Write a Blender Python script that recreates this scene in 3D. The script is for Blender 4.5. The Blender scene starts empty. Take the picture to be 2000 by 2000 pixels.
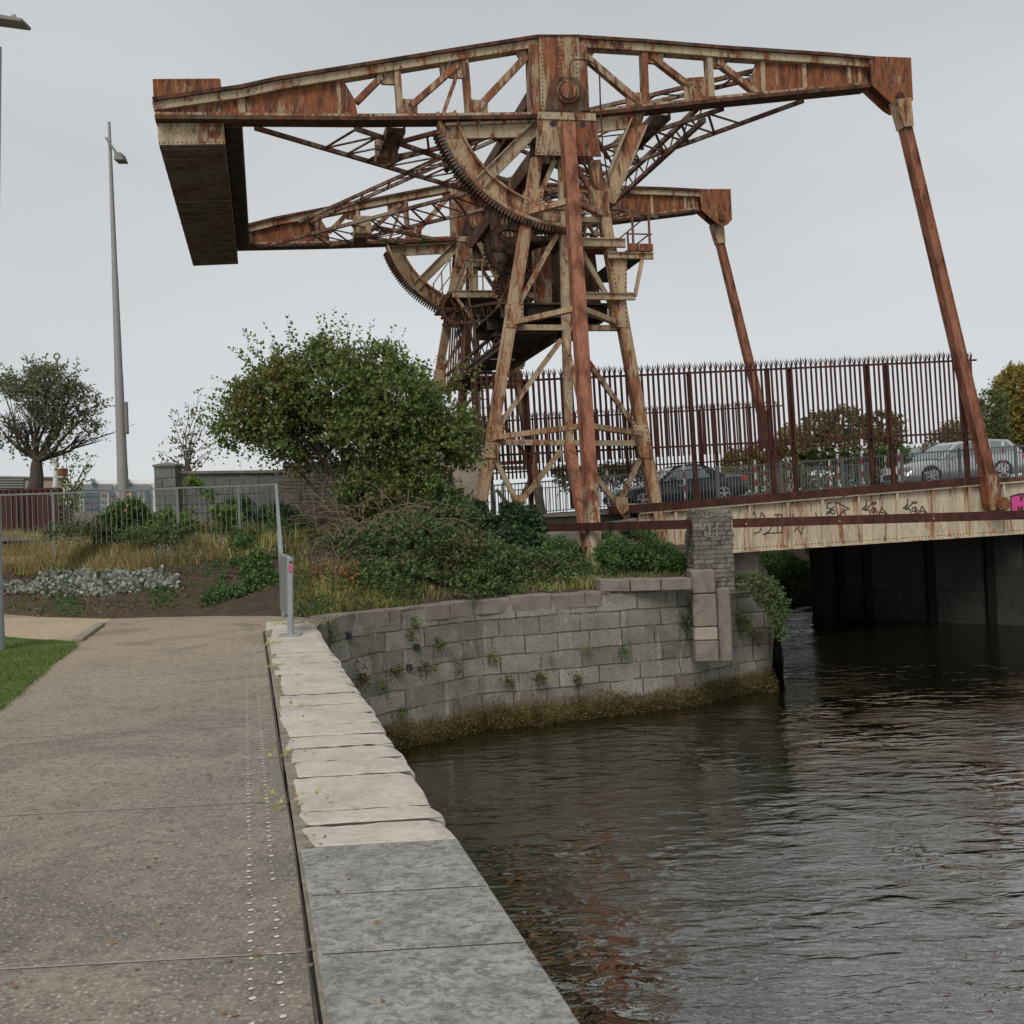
import bpy, bmesh, math, random
import numpy as np
from mathutils import Vector, Matrix
random.seed(7); rng = np.random.default_rng(7)
S = bpy.context.scene; COL = S.collection
R = math.radians
# ---------------------------------------------------------------- camera, sky, sun, exposure
FPX, PITCH, ROLL, CY, EYE = 2000.0, R(1.0), R(-2.5), 973.27, 1.6
camd = bpy.data.cameras.new("camera"); cam = bpy.data.objects.new("camera", camd); COL.objects.link(cam)
CAMR = Matrix.Rotation(R(90) + PITCH, 3, 'X') @ Matrix.Rotation(ROLL, 3, 'Z')
cam.matrix_world = Matrix.Translation((0, 0, EYE)) @ CAMR.to_4x4()
camd.sensor_width = 36; camd.lens = 36 * FPX / 2000; camd.shift_y = (CY - 1000) / 2000
camd.clip_start = .05; camd.clip_end = 5000
S.camera = cam
SUN_EL, SUN_AZ = R(48), R(200)
w = bpy.data.worlds.new("World"); S.world = w; w.use_nodes = True
nt = w.node_tree; nt.nodes.clear()
def nn(t, typ, **k):
    n = t.nodes.new(typ)
    for a, b in k.items(): setattr(n, a, b)
    return n
sky = nn(nt, 'ShaderNodeTexSky', sky_type='NISHITA', sun_disc=False, sun_elevation=SUN_EL, sun_rotation=SUN_AZ)
tc = nn(nt, 'ShaderNodeTexCoord'); mp = nn(nt, 'ShaderNodeMapping'); mp.inputs['Scale'].default_value = (1, 1, 3.2)
no = nn(nt, 'ShaderNodeTexNoise'); no.inputs['Scale'].default_value = 1.5; no.inputs['Detail'].default_value = 5; no.inputs['Roughness'].default_value = .45
cr = nn(nt, 'ShaderNodeValToRGB'); cr.color_ramp.elements[0].position = .3; cr.color_ramp.elements[1].position = .72
cr.color_ramp.elements[0].color = (4.0, 4.17, 4.27, 1); cr.color_ramp.elements[1].color = (5.1, 5.26, 5.37, 1)
sx = nn(nt, 'ShaderNodeSeparateXYZ'); mr = nn(nt, 'ShaderNodeMapRange'); mr.inputs['From Min'].default_value = 0.0; mr.inputs['From Max'].default_value = .5
mr.inputs['To Min'].default_value = 1.14; mr.inputs['To Max'].default_value = 0.94
mm = nn(nt, 'ShaderNodeVectorMath', operation='SCALE')
mix = nn(nt, 'ShaderNodeMix', data_type='RGBA'); mix.inputs[0].default_value = .96
bg = nn(nt, 'ShaderNodeBackground'); bg.inputs['Strength'].default_value = .1; wo = nn(nt, 'ShaderNodeOutputWorld')
L = nt.links.new
L(tc.outputs['Generated'], mp.inputs['Vector']); L(mp.outputs[0], no.inputs['Vector']); L(no.outputs['Fac'], cr.inputs[0])
L(tc.outputs['Generated'], sx.inputs[0]); L(sx.outputs['Z'], mr.inputs['Value']); L(cr.outputs[0], mm.inputs[0]); L(mr.outputs[0], mm.inputs['Scale'])
L(sky.outputs[0], mix.inputs[6]); L(mm.outputs[0], mix.inputs[7]); L(mix.outputs[2], bg.inputs[0]); L(bg.outputs[0], wo.inputs[0])
sd = bpy.data.lights.new("sun", 'SUN'); sd.energy = 1.5; sd.angle = R(24); sd.color = (1, .96, .9)
so = bpy.data.objects.new("sun", sd); COL.objects.link(so); so.location = (0, 0, 60)
so.rotation_euler = Vector((math.sin(SUN_AZ) * math.cos(SUN_EL), math.cos(SUN_AZ) * math.cos(SUN_EL), math.sin(SUN_EL))).to_track_quat('Z', 'Y').to_euler()
S.view_settings.view_transform = 'Standard'; S.view_settings.look = 'None'; S.view_settings.exposure = 0.34; S.view_settings.gamma = 1
S.render.engine = 'CYCLES'; S.cycles.max_bounces = 6; S.cycles.transparent_max_bounces = 6
S.render.resolution_x = S.render.resolution_y = 1024
# ---------------------------------------------------------------- measuring helpers: photo pixel -> point of the world
def ray(px, py): return CAMR @ Vector(((px - 1000) / FPX, -(py - CY) / FPX, -1))
CP = Vector((0, 0, EYE))
def at(px, py, D):
    d = ray(px, py); return CP + d * (D / d.y)
def gnd(px, py, z=0.0):
    d = ray(px, py); return CP + d * ((z - EYE) / d.z)
AX = R(13.5); U = Vector((math.cos(AX), math.sin(AX), 0)); N = Vector((-math.sin(AX), math.cos(AX), 0)); UP = Vector((0, 0, 1))
O = at(1100, 190, 28.0); WD = 12.2
def W3(s, n, z): return O + U * s + N * n + UP * z       # bridge frame: s along the bridge, n across it, z up from the pivot
def loc(p): d = p - O; return (d.dot(U), d.dot(N), d.z)
def P2(px, py, off=0.0):
    d = ray(px, py); t = ((O - CP).dot(N) + off) / d.dot(N); p = CP + d * t - O
    return (p.dot(U), p.z)
# ---------------------------------------------------------------- materials
def mat(name):
    m = bpy.data.materials.new(name); m.use_nodes = True; t = m.node_tree; t.nodes.clear()
    o = nn(t, 'ShaderNodeOutputMaterial'); b = nn(t, 'ShaderNodeBsdfPrincipled'); t.links.new(b.outputs[0], o.inputs[0])
    return m, t, b, o
def tex(t, coord='Object', scale=(1, 1, 1), rot=(0, 0, 0)):
    c = nn(t, 'ShaderNodeTexCoord'); m = nn(t, 'ShaderNodeMapping'); m.inputs['Scale'].default_value = scale; m.inputs['Rotation'].default_value = rot
    t.links.new(c.outputs[coord], m.inputs[0]); return m.outputs[0]
def noise(t, v, scale, detail=6, rough=.6, dist=0):
    n = nn(t, 'ShaderNodeTexNoise'); n.inputs['Scale'].default_value = scale; n.inputs['Detail'].default_value = detail
    n.inputs['Roughness'].default_value = rough; n.inputs['Distortion'].default_value = dist; t.links.new(v, n.inputs['Vector']); return n.outputs['Fac']
def ramp(t, f, pts, interp='LINEAR'):
    r = nn(t, 'ShaderNodeValToRGB'); r.color_ramp.interpolation = interp; e = r.color_ramp.elements
    while len(e) < len(pts): e.new(.5)
    for k, (p, c) in enumerate(pts):
        e[k].position = p; e[k].color = (c, c, c, 1) if not hasattr(c, '__len__') else (*c, 1)
    t.links.new(f, r.inputs[0]); return r.outputs[0]
def mixc(t, f, a, b, mode='MIX'):
    m = nn(t, 'ShaderNodeMix', data_type='RGBA', blend_type=mode)
    for i, v in ((0, f), (6, a), (7, b)):
        if hasattr(v, 'is_linked') or hasattr(v, 'links'): t.links.new(v, m.inputs[i])
        elif i == 0: m.inputs[0].default_value = v
        else: m.inputs[i].default_value = (*v, 1)
    return m.outputs[2]
def math_(t, op, a, b=0.0):
    m = nn(t, 'ShaderNodeMath', operation=op)
    for i, v in enumerate((a, b)):
        if isinstance(v, (int, float)): m.inputs[i].default_value = v
        else: t.links.new(v, m.inputs[i])
    return m.outputs[0]
def bump(t, b, h, strength=.4, dist=.02):
    n = nn(t, 'ShaderNodeBump'); n.inputs['Strength'].default_value = strength; n.inputs['Distance'].default_value = dist
    t.links.new(h, n.inputs['Height']); t.links.new(n.outputs[0], b.inputs['Normal'])
def simple(name, c, rough=.7, var=.25, scale=3.0, metal=0.0, b_=.15, bd=.01, spec=.5):
    m, t, b, o = mat(name); v = tex(t)
    f = noise(t, v, scale, 7); f2 = noise(t, v, scale * 9, 4)
    a = tuple(x * (1 - var) for x in c); d = tuple(min(1, x * (1 + var)) for x in c)
    col = mixc(t, math_(t, 'MULTIPLY', math_(t, 'ADD', f, f2), .5), a, d)
    col = mixc(t, ramp(t, f, [(.42, 0.0), (.62, 1.0)]), mixc(t, .5, col, a), col)
    t.links.new(col, b.inputs['Base Color']); b.inputs['Roughness'].default_value = rough; b.inputs['Metallic'].default_value = metal
    b.inputs['Specular IOR Level'].default_value = spec
    bump(t, b, f2, b_, bd); return m
CREAM = (.5, .4, .26); RUST = (.2, .064, .032); DRUST = (.085, .036, .024); ORAN = (.32, .122, .054)
def rusty(name, amount, paint=CREAM, rust=RUST, dark=DRUST, orange=ORAN, streak=.35, sc=1.0, pits=.62):
    m, t, b, o = mat(name)
    v = tex(t, 'Object', (1, 1, streak)); v1 = tex(t, 'Object', (1, 1, 1))
    oi = nn(t, 'ShaderNodeObjectInfo'); ad = nn(t, 'ShaderNodeVectorMath', operation='ADD'); sc_ = nn(t, 'ShaderNodeVectorMath', operation='SCALE')
    cmb = nn(t, 'ShaderNodeCombineXYZ')
    for i in range(3): t.links.new(oi.outputs['Random'], cmb.inputs[i])
    t.links.new(cmb.outputs[0], sc_.inputs[0]); sc_.inputs['Scale'].default_value = 37; t.links.new(v, ad.inputs[0]); t.links.new(sc_.outputs[0], ad.inputs[1]); v = ad.outputs[0]
    big = noise(t, v, 1.1 * sc, 5, .6); mid = noise(t, v, 5.5 * sc, 8, .72, .6); fine = noise(t, v1, 34 * sc, 5, .7)
    f = math_(t, 'ADD', math_(t, 'MULTIPLY', big, .45), math_(t, 'MULTIPLY', mid, .55))
    c0 = .66 - .32 * amount
    k = ramp(t, f, [(c0 - .035, 0.0), (c0 + .03, 1.0)])
    pc = mixc(t, ramp(t, mid, [(.35, 0.0), (.7, 1.0)]), tuple(x * .62 for x in paint), tuple(min(1, x * 1.25) for x in paint))
    rc = mixc(t, ramp(t, noise(t, v, 9 * sc, 6, .7), [(.38, 0.0), (.62, 1.0)]), rust, orange)
    rc = mixc(t, ramp(t, noise(t, v, 3.1 * sc, 6, .65), [(.45, 0.0), (.62, 1.0)]), rc, dark)
    col = mixc(t, k, pc, rc)
    pit = nn(t, 'ShaderNodeTexVoronoi', feature='F1'); pit.inputs['Scale'].default_value = 9; t.links.new(v1, pit.inputs['Vector'])
    pk = math_(t, 'MULTIPLY', ramp(t, pit.outputs['Distance'], [(.13, 1.0), (.2, 0.0)]), pits)
    col = mixc(t, pk, col, dark)
    col = mixc(t, math_(t, 'MULTIPLY', ramp(t, fine, [(.5, 0.0), (.68, 1.0)]), .45), col, dark)
    t.links.new(col, b.inputs['Base Color']); b.inputs['Roughness'].default_value = .82; b.inputs['Specular IOR Level'].default_value = .25
    h = math_(t, 'ADD', math_(t, 'MULTIPLY', k, -.3), math_(t, 'ADD', fine, mid)); bump(t, b, h, .5, .02)
    return m
M = {}
M['cream'] = rusty('worn_cream_paint', .42, sc=1.5); M['half'] = rusty('half_rusted_paint', .55, sc=1.9, streak=.22); M['leg'] = rusty('leg_paint', .47, paint=(.53, .38, .235), rust=(.3, .125, .06), sc=1.8, streak=.25)
M['rust'] = rusty('rusted_plate', .74, sc=2.0, streak=.22, orange=(.32, .12, .045)); M['red'] = rusty('red_primer', .78, paint=(.4, .26, .17), rust=(.27, .1, .06), orange=(.36, .16, .095), dark=(.12, .045, .027), pits=.2)
M['dark'] = rusty('dark_steel', .66, paint=(.17, .14, .1), rust=(.095, .045, .028), dark=(.035, .024, .018), orange=(.16, .075, .04))
M['brown'] = rusty('brown_flange', .7, paint=(.13, .1, .07), rust=(.09, .035, .02), dark=(.03, .018, .014), orange=(.15, .06, .03))
M['lace'] = rusty('lacing_steel', .55, paint=(.34, .27, .2), rust=(.13, .055, .038), dark=(.06, .028, .024), orange=(.2, .09, .055))
M['soffit'] = rusty('soot_black_soffit', .62, paint=(.11, .095, .07), rust=(.055, .038, .028), dark=(.03, .025, .02), orange=(.12, .08, .05), streak=1)  # dark mottled tone shared by decks, cross beams and walkways
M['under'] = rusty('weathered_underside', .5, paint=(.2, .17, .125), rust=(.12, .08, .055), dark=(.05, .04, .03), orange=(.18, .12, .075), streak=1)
M['maroon'] = rusty('maroon_fence_paint', .55, paint=(.07, .025, .02), rust=(.06, .024, .018), dark=(.03, .012, .011), orange=(.11, .035, .022), pits=0)
M['girder'] = rusty('cream_girder_paint', .33, paint=(.6, .51, .37), rust=(.3, .12, .05), orange=(.42, .2, .09), dark=(.13, .05, .03), streak=.16, pits=.15, sc=1.2)
M['tar'] = simple('tarred_timber', (.012, .011, .01), 1, .2, 6, spec=.05); M['galv'] = simple('galvanised_steel', (.33, .35, .355), .5, .18, 8, .3); M['galvthin'] = simple('weathered_rail', (.21, .22, .21), .6, .3, 9, .2)  # fender timber is near black: the shadow under the deck is coloured in
M['galv_dull'] = simple('dull_grey_steel', (.22, .235, .225), .6, .25, 6, .2)
M['pole'] = simple('lamp_pole_grey', (.3, .29, .28), .55, .12, 3, .1)
M['polemid'] = simple('mast_pole_grey', (.2, .185, .17), .6, .15, 3, .1)
M['white'] = simple('white_paint', (.72, .72, .7), .5, .08, 4); M['redp'] = simple('red_plastic', (.4, .03, .03), .45, .1, 4)
M['black'] = simple('black_rubber', (.02, .02, .02), .8, .2, 6); M['ink'] = simple('black_spray_paint', (.05, .032, .03), .7, .3, 20)
M['dullpink'] = simple('faded_pink_paper', (.45, .12, .2), .7, .25, 30); M['pink'] = simple('pink_spray_paint', (.62, .06, .25), .6, .15, 9); M['chalk'] = simple('faded_white_paint', (.3, .28, .27), .9, .4, 30)
M['branch'] = simple('bark', (.085, .065, .048), .9, .35, 12, b_=.6, bd=.02); M['twig'] = simple('dry_stem', (.2, .145, .095), .9, .35, 14)
M['redwall'] = simple('maroon_sheet', (.062, .013, .012), .6, .2, 2)
M['glass'] = simple('window_glass', (.05, .07, .08), .08, .1, 2); M['tyre'] = M['black']
# ---------------------------------------------------------------- mesh building
ORG = {}
def tag(o, label, cat, group=None):
    o['label'] = label; o['category'] = cat
    if group: o['group'] = group
    return o
def thing(name, label, cat, p=(0, 0, 0), group=None):
    o = bpy.data.objects.new(name, None); COL.objects.link(o); o.location = p; o.empty_display_size = .3
    ORG[o] = Vector(p); return tag(o, label, cat, group)
class MB:
    def __init__(s): s.v = []; s.f = []; s.uv = None
    def add(s, vs, fs):
        k = len(s.v); s.v += [tuple(x) for x in vs]; s.f += [tuple(i + k for i in f) for f in fs]; return s
    def box(s, c, ax, ay, az):       # centre and three half-axes
        c = Vector(c); ax, ay, az = Vector(ax), Vector(ay), Vector(az)
        if ax.cross(ay).dot(az) < 0: ay = -ay
        vs = [c + ax * i + ay * j + az * k for k in (-1, 1) for j in (-1, 1) for i in (-1, 1)]
        return s.add(vs, [(0, 2, 3, 1), (4, 5, 7, 6), (0, 1, 5, 4), (2, 6, 7, 3), (0, 4, 6, 2), (1, 3, 7, 5)])
    def beam(s, p, q, w, t, nrm=None, w2=None):  # w across, t along nrm; optional end width
        p, q = Vector(p), Vector(q); d = (q - p).normalized(); nrm = Vector(nrm) if nrm is not None else N
        nrm = (nrm - d * nrm.dot(d)).normalized(); sd_ = d.cross(nrm).normalized(); w2 = w2 or w
        vs = [p - sd_ * w / 2 - nrm * t / 2, p + sd_ * w / 2 - nrm * t / 2, p + sd_ * w / 2 + nrm * t / 2, p - sd_ * w / 2 + nrm * t / 2,
              q - sd_ * w2 / 2 - nrm * t / 2, q + sd_ * w2 / 2 - nrm * t / 2, q + sd_ * w2 / 2 + nrm * t / 2, q - sd_ * w2 / 2 + nrm * t / 2]
        return s.add(vs, [(0, 1, 2, 3), (7, 6, 5, 4), (0, 4, 5, 1), (1, 5, 6, 2), (2, 6, 7, 3), (3, 7, 4, 0)])
    def ibeam(s, p, q, w, t, nrm=None, web=.03, fl=.03):   # I profile: flanges at both sides of width w
        p, q = Vector(p), Vector(q); d = (q - p).normalized(); nrm = Vector(nrm) if nrm is not None else N
        nrm = (nrm - d * nrm.dot(d)).normalized(); sd_ = d.cross(nrm).normalized()
        s.beam(p, q, w - 2 * fl - .002, web, nrm)
        for k in (-1, 1): s.beam(p + sd_ * k * (w / 2 - fl / 2), q + sd_ * k * (w / 2 - fl / 2), fl, t, nrm)
        return s
    def prism(s, pts, ext):           # planar polygon (world points), extruded by vector ext
        pts = [Vector(p) for p in pts]; ext = Vector(ext); n_ = len(pts)
        nr = Vector((0, 0, 0))
        for i in range(n_): nr += pts[i].cross(pts[(i + 1) % n_])
        if nr.dot(ext) > 0: pts = pts[::-1]
        vs = pts + [p + ext for p in pts]
        return s.add(vs, [tuple(range(n_)), tuple(range(2 * n_ - 1, n_ - 1, -1))] + [(i, i + n_, (i + 1) % n_ + n_, (i + 1) % n_) for i in range(n_)])
    def cyl(s, p, q, r, r2=None, seg=16, cap=True):
        p, q = Vector(p), Vector(q); d = (q - p).normalized(); a = d.orthogonal().normalized(); b = d.cross(a); r2 = r if r2 is None else r2
        vs = [c + a * (math.cos(2 * math.pi * i / seg) * rr) + b * (math.sin(2 * math.pi * i / seg) * rr) for c, rr in ((p, r), (q, r2)) for i in range(seg)]
        fs = [(i, (i + 1) % seg, seg + (i + 1) % seg, seg + i) for i in range(seg)]
        if cap: fs += [tuple(range(seg - 1, -1, -1)), tuple(range(seg, 2 * seg))]
        return s.add(vs, fs)
    def tube(s, pts, r, seg=6, r2=None):
        pts = [Vector(p) for p in pts]; n_ = len(pts); r2 = r if r2 is None else r2
        vs = []; a = None
        for i, p in enumerate(pts):
            d = (pts[min(i + 1, n_ - 1)] - pts[max(i - 1, 0)]).normalized()
            a = d.orthogonal().normalized() if a is None else (a - d * a.dot(d)).normalized()
            b = d.cross(a); rr = r + (r2 - r) * i / (n_ - 1)
            vs += [p + a * (math.cos(2 * math.pi * k / seg) * rr) + b * (math.sin(2 * math.pi * k / seg) * rr) for k in range(seg)]
        fs = [(i * seg + k, i * seg + (k + 1) % seg, (i + 1) * seg + (k + 1) % seg, (i + 1) * seg + k) for i in range(n_ - 1) for k in range(seg)]
        fs += [tuple(range(seg - 1, -1, -1)), tuple(range((n_ - 1) * seg, n_ * seg))]
        return s.add(vs, fs)
    def build(s, name, m, parent=None, bev=0, smooth=False, top=None):
        root = parent
        while root is not None and root.parent is not None: root = root.parent
        og = ORG.get(root, Vector((0, 0, 0)))
        if parent is None and s.v and not top:
            a = np.array(s.v); og = Vector(((a[:, 0].min() + a[:, 0].max()) / 2, (a[:, 1].min() + a[:, 1].max()) / 2, a[:, 2].min()))
        me = bpy.data.meshes.new(name); me.from_pydata([(x - og.x, y - og.y, z - og.z) for x, y, z in s.v], [], s.f); me.update()
        if s.uv is not None:
            l = me.uv_layers.new(name='UVMap')
            for lp in me.loops: l.data[lp.index].uv = s.uv[lp.vertex_index]
        o = bpy.data.objects.new(name, me); COL.objects.link(o); me.materials.append(m)
        if parent is not None: o.parent = parent
        elif not top: o.location = og; ORG[o] = og
        if smooth:
            for p in me.polygons: p.use_smooth = True
            me.set_sharp_from_angle(angle=R(38))
        if bev:
            b = o.modifiers.new('bevel', 'BEVEL'); b.width = bev; b.segments = 1; b.limit_method = 'ANGLE'; b.angle_limit = R(50)
        return o
def merge(dst, src):
    bm_ = bmesh.new(); bm_.from_mesh(dst.data); n0 = len(bm_.faces); bm_.from_mesh(src.data); bm_.faces.ensure_lookup_table()
    k = len(dst.data.materials); dst.data.materials.append(src.data.materials[0])
    for f in bm_.faces[n0:]: f.material_index = k
    bm_.to_mesh(dst.data); bm_.free(); me = src.data; bpy.data.objects.remove(src); bpy.data.meshes.remove(me); return dst
def struct(o): o['kind'] = 'structure'; return o
def stuff(o): o['kind'] = 'stuff'; return o
def kids(o): return [c for c in o.children]
def copy_tree(o, parent=None, delta=None):
    c = o.copy(); COL.objects.link(c); c.parent = parent
    if parent is None and delta is not None: c.location = o.location + delta; ORG[c] = Vector(c.location)
    for ch in kids(o): copy_tree(ch, c)
    return c
def np_obj(name, V, F, m, parent=None):     # big leaf meshes: V (n,3) array, F list/array of equal-length faces
    og = Vector((0, 0, 0)); root = parent
    while root is not None and root.parent is not None: root = root.parent
    if root is not None: og = ORG[root]
    else: og = Vector((float(V[:, 0].mean()), float(V[:, 1].mean()), float(V[:, 2].min())))
    V = V - np.array(og); me = bpy.data.meshes.new(name); F = np.asarray(F, dtype=np.int32); k = F.shape[1]
    me.vertices.add(len(V)); me.vertices.foreach_set('co', V.astype(np.float32).ravel())
    me.loops.add(F.size); me.loops.foreach_set('vertex_index', F.ravel())
    me.polygons.add(len(F)); me.polygons.foreach_set('loop_start', np.arange(0, F.size, k, dtype=np.int32))
    me.update(calc_edges=True); me.validate()
    o = bpy.data.objects.new(name, me); COL.objects.link(o); me.materials.append(m)
    if parent is not None: o.parent = parent
    else: o.location = og; ORG[o] = og
    return o
# ---------------------------------------------------------------- the setting: water, quay, paths, banks
WZ = -2.45
def sheet(name, pts, m, thick=0.0, kind=True):
    b = MB()
    if thick: b.prism(pts, (0, 0, -thick))
    else: b.add(pts, [tuple(range(len(pts)))])
    o = b.build(name, m, None, top=True)
    if kind: struct(o)
    return o
def V3(p, z=None): return Vector((p[0], p[1], p[2] if z is None else z))
# water
m, t, b, o_ = mat('canal_water'); M['water'] = m
gl = nn(t, 'ShaderNodeBsdfGlossy'); gl.inputs['Roughness'].default_value = .02; gl.inputs['Color'].default_value = (.95, .95, .91, 1)
df = nn(t, 'ShaderNodeBsdfDiffuse'); df.inputs['Color'].default_value = (.008, .007, .0045, 1)
fr = nn(t, 'ShaderNodeFresnel'); fr.inputs['IOR'].default_value = 1.36; mxs = nn(t, 'ShaderNodeMixShader')
v = tex(t, 'Object', (1, 1, 1), (0, 0, R(-10)))
vs_ = tex(t, 'Object', (.7, 1.5, 1), (0, 0, R(-6)))
n1 = noise(t, vs_, 2.5, 2, .5, .5); n2 = noise(t, vs_, 8.5, 3, .6, .8); n3 = noise(t, v, .3, 2, .5)
calm = ramp(t, n3, [(.44, .08), (.56, 1.0)])
h = math_(t, 'ADD', math_(t, 'MULTIPLY', n1, ramp(t, noise(t, v, .55, 2, .5), [(.4, .4), (.62, 1.25)])), math_(t, 'MULTIPLY', math_(t, 'MULTIPLY', n2, calm), .2))
bm_ = nn(t, 'ShaderNodeBump'); bm_.inputs['Strength'].default_value = 1; bm_.inputs['Distance'].default_value = .045
L2 = t.links.new; L2(h, bm_.inputs['Height'])
for x in (gl, df, fr): L2(bm_.outputs[0], x.inputs['Normal'])
L2(math_(t, 'MINIMUM', math_(t, 'MULTIPLY', fr.outputs[0], 4.6), .47), mxs.inputs[0]); L2(df.outputs[0], mxs.inputs[1]); L2(gl.outputs[0], mxs.inputs[2]); L2(mxs.outputs[0], o_.inputs[0])
struct(sheet('canal_water', [(-14, -8, WZ), (70, -8, WZ), (70, 90, WZ), (-14, 90, WZ)], M['water']))
# path material: worn resin-bound path, pale chips, grey-brown
def path_mat(name, a, c, chips):
    m, t, b, o = mat(name); v = tex(t, 'Object')
    big = noise(t, v, .35, 4, .6); mid = noise(t, v, 2.2, 6, .65); fine = noise(t, v, 55, 4, .75); gr = noise(t, v, 14, 6, .8)
    col = mixc(t, ramp(t, math_(t, 'ADD', math_(t, 'MULTIPLY', big, .6), math_(t, 'MULTIPLY', mid, .4)), [(.38, 0.0), (.6, 1.0)]), a, c)
    # colour change along the path: lighter, more sandy towards the far end of the quay
    sp = nn(t, 'ShaderNodeSeparateXYZ'); c_ = nn(t, 'ShaderNodeTexCoord'); t.links.new(c_.outputs['Object'], sp.inputs[0])
    if chips:
        yf = math_(t, 'ADD', sp.outputs['Y'], math_(t, 'MULTIPLY', big, 3.0)); far = ramp(t, math_(t, 'DIVIDE', yf, 20.0), [(.5, 0.0), (.8, 1.0)])
        side = ramp(t, math_(t, 'ADD', math_(t, 'MULTIPLY', math_(t, 'ADD', sp.outputs['X'], math_(t, 'MULTIPLY', sp.outputs['Y'], .26)), -.25), math_(t, 'MULTIPLY', big, .3)), [(.25, 0.0), (.9, 1.0)])
        col = mixc(t, math_(t, 'MULTIPLY', side, .4), col, (.27, .22, .155)); col = mixc(t, math_(t, 'MULTIPLY', far, .85), col, (.36, .285, .195))
    if chips: col = mixc(t, ramp(t, noise(t, v, .8, 7, .7, .8), [(.5, 0.0), (.6, .5)]), col, tuple(x * .62 for x in a))
    col = mixc(t, ramp(t, gr, [(.48, 0.0), (.62, .75)]), col, tuple(x * .55 for x in a))
    col = mixc(t, ramp(t, fine, [(.5, 0.0), (.7, .5)]), col, tuple(min(1, x * 2.2) for x in c))
    if chips:
        for sc, th, pr in ((34, .2, .68), (17, .12, .66)):
            vo = nn(t, 'ShaderNodeTexVoronoi', feature='F1'); vo.inputs['Scale'].default_value = sc; t.links.new(v, vo.inputs['Vector'])
            sel = nn(t, 'ShaderNodeSeparateColor'); t.links.new(vo.outputs['Color'], sel.inputs[0])
            k = math_(t, 'MULTIPLY', ramp(t, vo.outputs['Distance'], [(th, 1.0), (th + .07, 0.0)]), ramp(t, sel.outputs['Red'], [(pr, 0.0), (pr + .06, 1.0)]))
            col = mixc(t, math_(t, 'MULTIPLY', k, .7), col, (.46, .42, .36))
    t.links.new(col, b.inputs['Base Color']); b.inputs['Roughness'].default_value = .9; b.inputs['Specular IOR Level'].default_value = .2
    bump(t, b, math_(t, 'ADD', fine, gr), .5, .008); return m
M['path'] = path_mat('worn_path', (.172, .154, .127), (.275, .243, .2), True)
M['sand'] = path_mat('sandy_path', (.36, .28, .19), (.44, .345, .24), False)
M['soil'] = simple('bare_soil', (.115, .075, .045), .95, .5, 5, b_=.9, bd=.05)
# quay line: inner edge of the coping (path side) and outer edge (water side)
IN = [gnd(*p) for p in ((514, 1224), (527, 1330), (545, 1460), (575, 1640), (596, 1850), (622, 2000))]
OUT = [gnd(*p) for p in ((618, 1228), (680, 1320), (766, 1462), (856, 1600), (990, 1800), (1125, 2000))]
def line_at(pts, y):                 # x of a straight edge at world depth y
    (x0, y0), (x1, y1) = (pts[0].x, pts[0].y), (pts[-1].x, pts[-1].y)
    return x0 + (x1 - x0) * (y - y0) / (y1 - y0)
YF = OUT[0].y
def xin(y): return line_at([IN[0], IN[-1]], y)
def xout(y): return line_at([OUT[0], OUT[-1]], y)
FAR = gnd(300, 1204).y
# path: one sheet from the bank back past the camera, water side following the coping
sheet('quay_path', [(xin(-6), -6, 0), (xin(YF), YF, 0), (xin(YF) + .1, FAR + 1.2, 0), (-36, FAR + 9, 0), (-36, -6, 0)], M['path'])
lp = [gnd(205, 1212), gnd(150, 1258), gnd(0, 1247)]
sheet('side_path', [V3(gnd(222, 1206), .004), V3(gnd(152, 1254), .004), V3(gnd(0, 1244), .004), (-30, gnd(0, 1244).y + 1.2, .004), (-30, FAR + 7, .004), (gnd(222, 1206).x - 2, FAR + 1, .004)], M['sand'])
# lawn with its soil rim
lawn_px = [(150, 1256), (146, 1266), (100, 1300), (50, 1345), (0, 1385)]
lw = [gnd(*p) for p in lawn_px]; d_ = (lw[-1] - lw[-2]).normalized()
lawn_pts = [V3(p, .012) for p in lw] + [V3(lw[-1] + d_ * 3 + Vector((-.6, 0, 0)), .012), V3(lw[-1] + d_ * 7 + Vector((-2.5, 0, 0)), .012), (-20, 2, .012), (-20, gnd(0, 1246).y + 1.0, .012), V3(gnd(0, 1246), .012)]
M['lawn'] = simple('lawn_turf', (.07, .115, .022), .95, .35, 6, b_=.8, bd=.03)
sheet('lawn', lawn_pts, M['lawn'])
# old kerb stones between the two paths
kb = MB(); a0, a1 = gnd(150, 1250, .03), gnd(196, 1218, .03)
for i in range(4):
    p = a0.lerp(a1, i / 4 + .01); q = a0.lerp(a1, (i + 1) / 4 - .01); kb.beam(p, q, .16, .05, UP)
M['kerb'] = simple('kerb_limestone', (.3, .26, .2), .9, .25, 9)
tag(kb.build('kerb', M['kerb'], bev=.01), 'short row of pale kerb stones where the sandy side path meets the quay path', 'kerb')
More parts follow.
